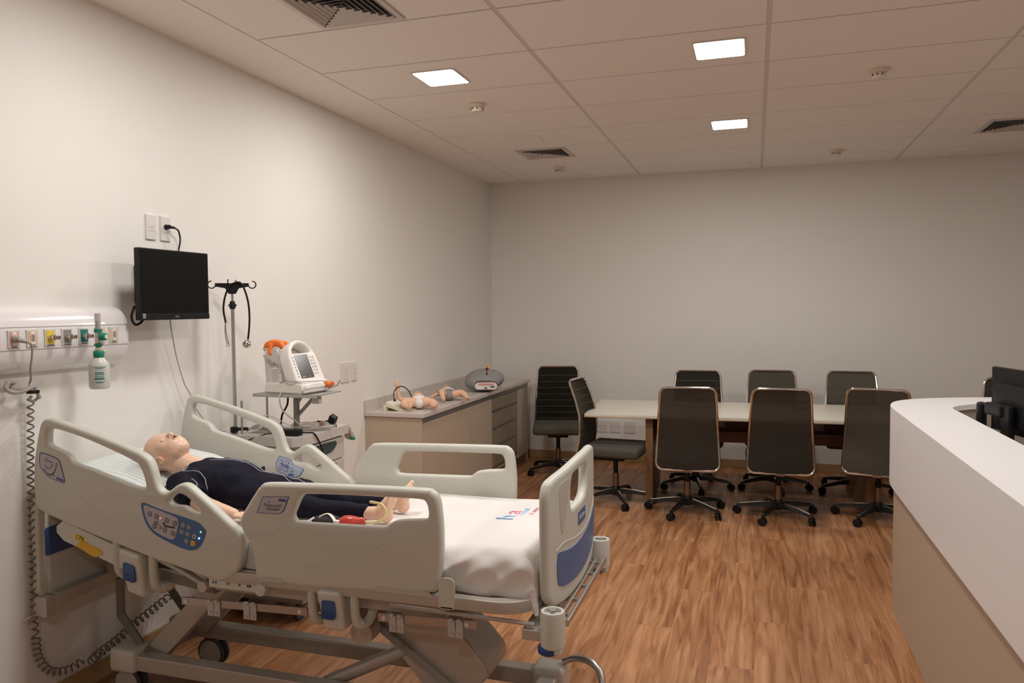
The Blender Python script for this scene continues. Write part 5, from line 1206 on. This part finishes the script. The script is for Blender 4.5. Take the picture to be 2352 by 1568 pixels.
def baby(name, label, o, sc, rz, outfit, label2, arms, legs):
    t = thing(name, label, 'baby manikin', o, 0, 'baby manikins on the worktop')
    bm = BM(); X = lambda a, b, c: Vector((a, b, c))
    ball(bm, (0, .205, .048), (.046, .050, .046), sub=3); ball(bm, (0, .19, .062), (.036, .036, .034), sub=3); ball(bm, (0, .195, .098), (.006, .008, .007), sub=2)
    ball(bm, (.045, .20, .045), (.007, .012, .014), sub=2); ball(bm, (-.045, .20, .045), (.007, .012, .014), sub=2)
    limb(bm, [(0, .165, .045, .022), (0, .14, .045, .024)])
    ball(bm, (0, .09, .046), (.058, .065, .042)); ball(bm, (0, .03, .045), (.056, .055, .043))
    for a in arms+legs: limb(bm, a)
    bm = remesh(bm, .0045, 4)
    q = Matrix.Translation(o) @ Euler((0, 0, rz)).to_matrix().to_4x4() @ Matrix.Scale(sc, 4)
    bmesh.ops.transform(bm, matrix=q, verts=bm.verts); part('body', bm, skin2, t, True)
    bm = BM(); ball(bm, (0, .178, .091), (.009, .005, .003), sub=2); ball(bm, (-.016, .213, .087), (.006, .003, .003), sub=2); ball(bm, (.016, .213, .087), (.006, .003, .003), sub=2)
    bmesh.ops.transform(bm, matrix=q, verts=bm.verts); part('mouth_and_eyes', bm, mouthm, t, True)
    bm = BM()
    if outfit == 'diaper':
        ball(bm, (0, .03, .045), (.062, .05, .0485)); ball(bm, (0, -.005, .038), (.034, .04, .036)); bm2 = remesh(bm, .005, 4)
        m_ = diaper
    else:
        ball(bm, (0, .09, .046), (.064, .062, .048)); ball(bm, (0, .03, .045), (.062, .06, .049)); ball(bm, (0, -.01, .04), (.04, .035, .035))
        for a in arms: limb(bm, [(*a[0][:3], a[0][3]+.006), (*(Vector(a[0][:3])*.5+Vector(a[1][:3])*.5), a[1][3]+.005)])
        bm2 = remesh(bm, .005, 4); m_ = striped
    bmesh.ops.transform(bm2, matrix=q, verts=bm2.verts); part(label2, bm2, m_, t, True)
    if outfit != 'diaper':
        for k in range(7):
            y = -.01+k*.018; bm = BM(); tube(bm, [(-.052+.004*abs(3-k)*.3, y, .072), (-.03, y, .088), (0, y, .094), (.03, y, .088), (.052, y, .072)], .0012, 6, sm=3)
            bmesh.ops.transform(bm, matrix=q, verts=bm.verts); part('stripe', bm, diaper, t)
    return t
# local axes: head towards +y, feet towards -y; turned so that feet point to the room
baby('baby_manikin', 'bare baby manikin in a white diaper with one arm raised, nearest on the worktop', (-2.445, 5.37, WZ+.004), 1.12, R(27), 'diaper', 'diaper',
     [[(-.062, .12, .05, .019), (-.125, .10, .06, .016), (-.14, .10, .12, .013), (-.15, .10, .165, .016), (-.15, .10, .18, .012)], [(.062, .12, .05, .019), (.105, .07, .035, .016), (.12, .03, .03, .013), (.12, .01, .03, .015)]],
     [[(-.035, 0, .045, .034), (-.095, -.045, .05, .028), (-.105, -.075, .04, .02), (-.07, -.115, .03, .017), (-.06, -.12, .045, .014)], [(.035, 0, .045, .034), (.09, -.03, .045, .027), (.10, -.08, .035, .02), (.085, -.12, .03, .017), (.08, -.125, .05, .014)]])
baby('baby_manikin', 'baby manikin in a grey striped romper with bent legs, second on the worktop', (-2.43, 5.93, WZ+.004), 1.05, R(27), 'romper', 'romper',
     [[(-.062, .12, .05, .019), (-.10, .08, .035, .016), (-.12, .04, .03, .013), (-.13, .02, .03, .015)], [(.062, .12, .05, .019), (.10, .07, .035, .016), (.115, .03, .03, .013), (.12, .01, .03, .015)]],
     [[(-.035, 0, .045, .030), (-.06, -.06, .075, .026), (-.055, -.11, .04, .018), (-.05, -.14, .022, .016), (-.05, -.165, .03, .012)], [(.035, 0, .045, .030), (.10, -.02, .06, .026), (.13, -.07, .035, .018), (.14, -.10, .022, .016), (.145, -.12, .032, .012)]])
# adult CPR torso
t = thing('cpr_torso', 'grey-clothed adult CPR torso manikin with a maroon strap, farthest on the worktop', 'manikin', (-2.41, 6.75, WZ))
bm = BM(); ball(bm, (-2.405, 6.80, WZ+.105), (.185, .20, .098)); ball(bm, (-2.42, 6.68, WZ+.085), (.165, .14, .082)); ball(bm, (-2.40, 6.95, WZ+.10), (.17, .12, .075))
bm = remesh(bm, .012, 5)
for v in bm.verts: v.co.z = max(v.co.z, WZ+.003)
part('shirt', bm, greyc, t, True)
bm = BM(); ball(bm, (-2.405, 7.08, WZ+.10), (.072, .09, .10)); ball(bm, (-2.405, 7.03, WZ+.16), (.05, .055, .055)); ball(bm, (-2.405, 7.04, WZ+.218), (.01, .014, .012), sub=2); limb(bm, [(-2.40, 6.98, WZ+.12, .055), (-2.40, 7.05, WZ+.12, .05)])
bm = remesh(bm, .009, 4); part('head', bm, skin2, t, True)
bm = BM(); ball(bm, (-2.405, 7.015, WZ+.208), (.014, .006, .005), sub=2); part('mouth', bm, mouthm, t, True)
bm = BM(); tube(bm, [(-2.385, 6.93, WZ+.19), (-2.385, 6.80, WZ+.207), (-2.375, 6.68, WZ+.175), (-2.372, 6.60, WZ+.135), (-2.372, 6.565, WZ+.105)], .011, 8, sm=4, flat=(1, .45)); part('chest_strap', bm, maroon, t, True)
bm = BM(); prism(bm, rrect(.20, .062, .028, 5, -2.37, WZ+.062), lambda u, v, q: (u, 6.558+q, v), -.018, .02); part('waist_opening', bm, devw, t, True)
bm = BM(); bxr(bm, -2.44, -2.30, 6.535, 6.545, WZ+.072, WZ+.088, .003); part('orange_label', bm, sred, t)
bm = BM(); bxr(bm, -2.33, -2.29, 6.533, 6.546, WZ+.052, WZ+.064, .002); part('blue_label', bm, plblue, t)
bm = BM(); bxr(bm, -2.385, -2.36, 6.533, 6.546, WZ+.04, WZ+.05, .002); part('print_mark', bm, ink, t)
bm = BM(); tube(bm, [(-2.47, 6.55, WZ+.085), (-2.44, 6.545, WZ+.105), (-2.36, 6.54, WZ+.11), (-2.29, 6.545, WZ+.10), (-2.27, 6.555, WZ+.075)], .004, 6, sm=4); part('waist_belt', bm, maroon, t, True)

t.rotation_euler = (0, 0, R(14))

# ------------------------------------------------------------------ conference table
TA = R(2.8); TO = Vector((-1.355, 6.29, 0)); te = Vector((math.cos(TA), math.sin(TA), 0)); tn = Vector((-math.sin(TA), math.cos(TA), 0))
tt = thing('conference_table', 'long conference table with pale top, brown wooden panel legs and dark modesty panel', 'table', TO+te*1.4+tn*.55, TA)
TM = chain_matrix(tt)
def tbx(x0, x1, y0, y1, z0, z1, bev=0):
    bm = BM(); bxr(bm, x0-1.4, x1-1.4, y0-.55, y1-.55, z0, z1, bev); bmesh.ops.transform(bm, matrix=TM, verts=bm.verts); return bm
part('table_top', tbx(.0, 2.8, 0, 1.02, .737, .755, .001), ttop, tt); part('edge_band', tbx(-.001, 2.801, -.001, 1.021, .727, .7372, .001), tedge, tt)
for a in (.50, 2.2): part('panel_leg', tbx(a, a+.06, .08, 1.0, 0, .727, .002), woodleg, tt)
mp = part('modesty_panel', tbx(.56, 2.2, .50, .525, .47, .715, .001), woodred, tt); part('cable_tray', tbx(.56, 2.2, .36, .50, .57, .585, .001), woodred, tt)
for a, lab in ((1.02, 1), (1.82, 0)):
    b = part('outlet_plate', tbx(a, a+.12, .488, .50, .60, .69, .002), cbase, tt)
    if lab: part('black_socket', tbx(a+.035, a+.065, .478, .489, .62, .672, .002), black, b)


# ------------------------------------------------------------------ office chairs (local: seat centre at origin, facing +y, backrest at -y)
def make_chair(name, label, front_view):
    t = thing(name, label, 'chair')
    BP = [(-.268, .395), (-.262, .47), (-.245, .56), (-.238, .66), (-.25, .76), (-.285, .88), (-.325, .98), (-.345, 1.035)]   # y, z of the back profile
    def yat(z):
        for (a, b), (c, d) in zip(BP, BP[1:]):
            if z <= d: return a+(c-a)*(z-b)/(d-b)
        return BP[-1][0]
    def wat(z): return .238-.032*max(0, (z-.45))/.58
    # outline of the back (x, z)
    ol = []
    for a in range(0, 91, 18): ol.append((wat(1.035)-.05+.05*math.cos(R(a)), .985+.05*math.sin(R(a))))
    for a in range(90, 181, 18): ol.append((-wat(1.035)+.05+.05*math.cos(R(a)), .985+.05*math.sin(R(a))))
    for z in (.88, .76, .66, .56): ol.append((-wat(z), z))
    for a in range(180, 271, 18): ol.append((-wat(.37)+.055+.055*math.cos(R(a)), .448+.055*math.sin(R(a))))
    for a in range(270, 361, 18): ol.append((wat(.37)-.055+.055*math.cos(R(a)), .448+.055*math.sin(R(a))))
    for z in (.56, .66, .76, .88): ol.append((wat(z), z))
    bm = BM(); tube(bm, [(x, yat(z), z) for x, z in ol], .0098, 8, closed=True); part('back_frame', bm, chrome, t, True)
    bm = BM(); n = 22; prev = None; rows_ = []
    for k in range(n+1):
        z = .398+(1.028-.398)*k/n
        xs = []; ww = wat(z)
        if z < .448: ww = wat(.37)-.055+math.sqrt(max(0, .055**2-(.448-z)**2))
        if z > .985: ww = wat(1.035)-.05+math.sqrt(max(0, .05**2-(z-.985)**2))
        rows_.append([bm.verts.new(((ww-.004)*(-1+2*i/8), yat(z)-.012*(1-(-1+2*i/8)**2), z)) for i in range(9)])
    for a, b in zip(rows_, rows_[1:]):
        for i in range(8): bm.faces.new((a[i], a[i+1], b[i+1], b[i]))
    g = bmesh.ops.solidify(bm, geom=list(bm.faces), thickness=.004)
    part('back_mesh', bm, meshf if front_view else mesh_m, t, True)
    if front_view:
        bm = BM()
        for k in range(1, 9):
            z = .45+k*.062; tube(bm, [((wat(z)-.012)*q_/6, yat(z)-.012*(1-(q_/6)**2)+.0028, z) for q_ in range(-6, 7)], .0016, 4)
        part('back_seams', bm, meshf, t)
    bm = BM(); box(bm, (0, .01, .455), (.49, .48, .085), .036, seg=4)
    for v in bm.verts:
        if v.co.z > .46: v.co.z += .012*(1-(v.co.x/.245)**2)
    part('seat', bm, seatf, t, True)
    bm = BM(); box(bm, (0, -.04, .39), (.20, .26, .05), .012); box(bm, (0, -.20, .385), (.05, .14, .016), .004); part('tilt_mechanism', bm, black, t)
    bm = BM(); bxr(bm, -.03, .03, -.287, -.262, .378, .396, .002); part('frame_clip', bm, copper, t)
    if not front_view:
        bm = BM(); cyl(bm, (.09, -.13, .408), (.105, -.2, .408), .009); part('red_knob', bm, sred if 0 else redrub, t, True)
    bm = BM(); cyl(bm, (0, 0, .24), (0, 0, .37), .02); part('column_sleeve', bm, black, t, True)
    bm = BM(); cyl(bm, (0, 0, .11), (0, 0, .25), .0265); part('gas_column', bm, copper, t, True)
    bm = BM(); lathe(bm, ((.028, .06), (.044, .07), (.044, .105), (.030, .135), (.027, .14)), (0, 0, 0)); part('base_hub', bm, black, t, True)
    for k in range(5):
        a = R(90+72*k+12); d = Vector((math.cos(a), math.sin(a), 0)); u = Vector((-d.y, d.x, 0)); bm = BM(); ring = []
        for r_, zt, zb, w_ in ((.03, .118, .075, .022), (.15, .105, .078, .018), (.27, .084, .064, .013), (.315, .078, .062, .011)):
            ring.append([bm.verts.new(d*r_+u*s*w_+Vector((0, 0, z))) for s, z in ((-1, zb), (1, zb), (.7, zt), (-.7, zt))])
        for p, q in zip(ring, ring[1:]):
            for i in range(4): bm.faces.new((p[i], p[(i+1) % 4], q[(i+1) % 4], q[i]))
        bm.faces.new(ring[0][::-1]); bm.faces.new(ring[-1]); lg = part('leg', bm, MATS['leg_black'], t)
        bm = BM(); tube(bm, [d*.06+Vector((0, 0, .1165)), d*.16+Vector((0, 0, .1055)), d*.29+Vector((0, 0, .0845))], .0055, 6); part('chrome_cap', bm, chrome, lg, True)
        bm = BM(); c = d*.31; ax = Vector((math.cos(a+1.1+k), math.sin(a+1.1+k), 0))
        for s in (-1, 1): lathe(bm, ((.022, -.007), (.030, -.005), (.030, .005), (.022, .007)), c+ax*s*.015+Vector((0, 0, .030)), ax, 18)
        cyl(bm, c+Vector((0, 0, .02)), c+Vector((0, 0, .064)), .008); part('castor', bm, black, t, True)
    return t
mat('leg_black', (.035, .035, .033), .3, .5, var=.05)
ca = make_chair('office_chair', 'x', False)
cb = make_chair('office_chair', 'y', True)
L = [(ca, (-.505, 6.235, 0), R(5), 'office chair seen from behind at the table, leftmost of the three near ones', 'chairs on the near side of the table'),
     (ca, (.185, 6.285, 0), R(1.5), 'office chair seen from behind at the table, middle one of the near row', 'chairs on the near side of the table'),
     (ca, (.915, 6.415, 0), R(-10), 'office chair seen from behind and partly hidden by the white counter', 'chairs on the near side of the table'),
     (cb, (-.50, 7.10, 0), R(181), 'office chair behind the table, leftmost of the three far ones', 'chairs on the far side of the table'),
     (cb, (.165, 7.27, 0), R(181), 'office chair behind the table, middle one of the far row', 'chairs on the far side of the table'),
     (cb, (.845, 7.30, 0), R(179), 'office chair behind the table, rightmost of the far row, near the counter', 'chairs on the far side of the table'),
     (cb, (-1.11, 6.40, 0), R(-96), 'office chair turned sideways at the left end of the table', 'loose office chairs'),
     (cb, (-1.855, 7.38, 0), R(194), 'office chair in the back left corner facing the room beside the cabinets', 'loose office chairs'),
     (cb, (1.95, 6.85, 0), R(168), 'dark office chair whose edge shows behind the computer screen', 'loose office chairs')]
used = set()
for src, loc, rz, lab, grp in L:
    if src.name in used: dup(src, loc, rz, lab, grp)
    else: used.add(src.name); src.location = loc; src.rotation_euler = (0, 0, rz); src['label'] = lab; src['group'] = grp

# ------------------------------------------------------------------ reception counter
def arc(x0, y_s, pts): return [(x0, -2.0), (x0, y_s)]+pts+[(3.6, pts[-1][1]+.06)]
outer = arc(.70, 4.42, [(.706, 4.56), (.725, 4.68), (.765, 4.80), (.835, 4.90), (.93, 4.98), (1.06, 5.05), (1.22, 5.11), (1.45, 5.17), (1.8, 5.22)])
inner = arc(1.0, 4.36, [(.998, 4.48), (1.004, 4.56), (1.03, 4.63), (1.08, 4.70), (1.16, 4.77), (1.28, 4.84), (1.39, 4.875), (1.5, 4.90), (1.85, 4.95)])
def offs(line, d):
    out = []
    for i, p in enumerate(line):
        a = Vector(line[max(i-1, 0)]); b = Vector(line[min(i+1, len(line)-1)]); n = (b-a).normalized(); n = Vector((n.y, -n.x)); out.append((p[0]+n.x*d, p[1]+n.y*d))
    return out
def sm2(line): return [line[0]]+[(v.x, v.y) for v in smooth_pts([(a, b, 0) for a, b in line[1:-1]], 4)]+[line[-1]]
def band(lo, li, z0, z1, bev=0):
    bm = BM(); a = sm2(lo); b = sm2(li)[::-1]; n = len(a); V = []
    A = [[bm.verts.new((x, y, z)) for x, y in a] for z in (z0, z1)]; B = [[bm.verts.new((x, y, z)) for x, y in b[::-1]] for z in (z0, z1)]
    for i in range(n-1):
        bm.faces.new((A[0][i], A[0][i+1], A[1][i+1], A[1][i])); bm.faces.new((B[0][i+1], B[0][i], B[1][i], B[1][i+1]))
        bm.faces.new((A[1][i], A[1][i+1], B[1][i+1], B[1][i])); bm.faces.new((A[0][i+1], A[0][i], B[0][i], B[0][i+1]))
    for i in (0, n-1): bm.faces.new((A[0][i], A[1][i], B[1][i], B[0][i]))
    bmesh.ops.recalc_face_normals(bm, faces=bm.faces); return bm
# straight inner points resampled to match the outer count
def match(line, n):
    P = [Vector(p) for p in line]; L_ = [0]
    for a, b in zip(P, P[1:]): L_.append(L_[-1]+(b-a).length)
    return P, L_
tc_ = thing('reception_counter', 'curved white reception counter with a recessed beige base at the right edge', 'counter', (1.0, 3.5, 0))
part('countertop', band(outer, inner, 1.072, 1.10), white_solid, tc_, True)
part('fascia', band(outer, offs(outer, .03), .68, 1.072), white_solid, tc_, True)
part('base_panel', band(offs(outer, .022), offs(outer, .05), 0, .68), cbase, tc_, True)
part('inner_panel', band(offs(inner, -.03), offs(inner, -.01), 0, 1.072), cinn, tc_, True)
t = thing('counter_desk', 'dark inner desk behind the reception counter carrying the computer', 'desk', (1.6, 3.6, 0))
bm = BM(); bxr(bm, 1.035, 1.75, -1.0, 4.45, .72, .75, .003); part('desk_top', bm, cinn, t)
for yy in (-.9, 1.7, 4.2):
    bm = BM(); bxr(bm, 1.10, 1.70, yy, yy+.03, 0, .72); part('panel_leg', bm, cinn, t)
# computer screen on the desk
t = thing('desktop_monitor', 'black computer monitor seen from behind on the desk inside the counter', 'screen', (1.148, 4.11, .75), R(-79.0))
Q = chain_matrix(t)
def lb(bm): bmesh.ops.transform(bm, matrix=Q, verts=bm.verts); return bm
bm = BM(); box(bm, (.06, .02, .44), (.52, .028, .305), .006); part('casing', lb(bm), black, t)
bm = BM(); box(bm, (.06, -.004, .42), (.36, .035, .20), .012); part('rear_housing', lb(bm), black, t)
bm = BM(); box(bm, (.06, -.045, .22), (.075, .03, .42), .008); part('stand_column', lb(bm), black, t)
bm = BM(); box(bm, (.06, -.03, .009), (.26, .20, .018), .006); part('stand_base', lb(bm), black, t)
bm = BM(); box(bm, (-.03, -.05, .40), (.15, .045, .06), .012); part('tilt_joint', lb(bm), black, t)
t = thing('monitor_arm', 'dark rounded upright handset standing on the desk left of the computer monitor', 'mount', (1.09, 4.34, .75), 0)  # dark upright is the monitor's arm, standing free beside it
bm = BM(); box(bm, (1.088, 4.36, 1.01), (.042, .055, .30), .02, seg=4); cyl(bm, (1.088, 4.36, .78), (1.088, 4.36, .90), .012); part('armpost', bm, black, t, True)
bm = BM(); box(bm, (1.10, 4.30, .765), (.10, .10, .03), .01); part('base', bm, black, t)
t = thing('keyboard', 'black keyboard on the inner desk below the monitor', 'keyboard', (1.25, 3.6, .75))
bm = BM(); bxr(bm, 1.16, 1.32, 3.3, 3.75, .75, .768, .004); part('body', bm, black, t)
for i in range(12):
    for j in range(4):
        bm = BM(); bxr(bm, 1.172+j*.034, 1.20+j*.034, 3.315+i*.035, 3.343+i*.035, .768, .774, .001); part('key', bm, ink, t)
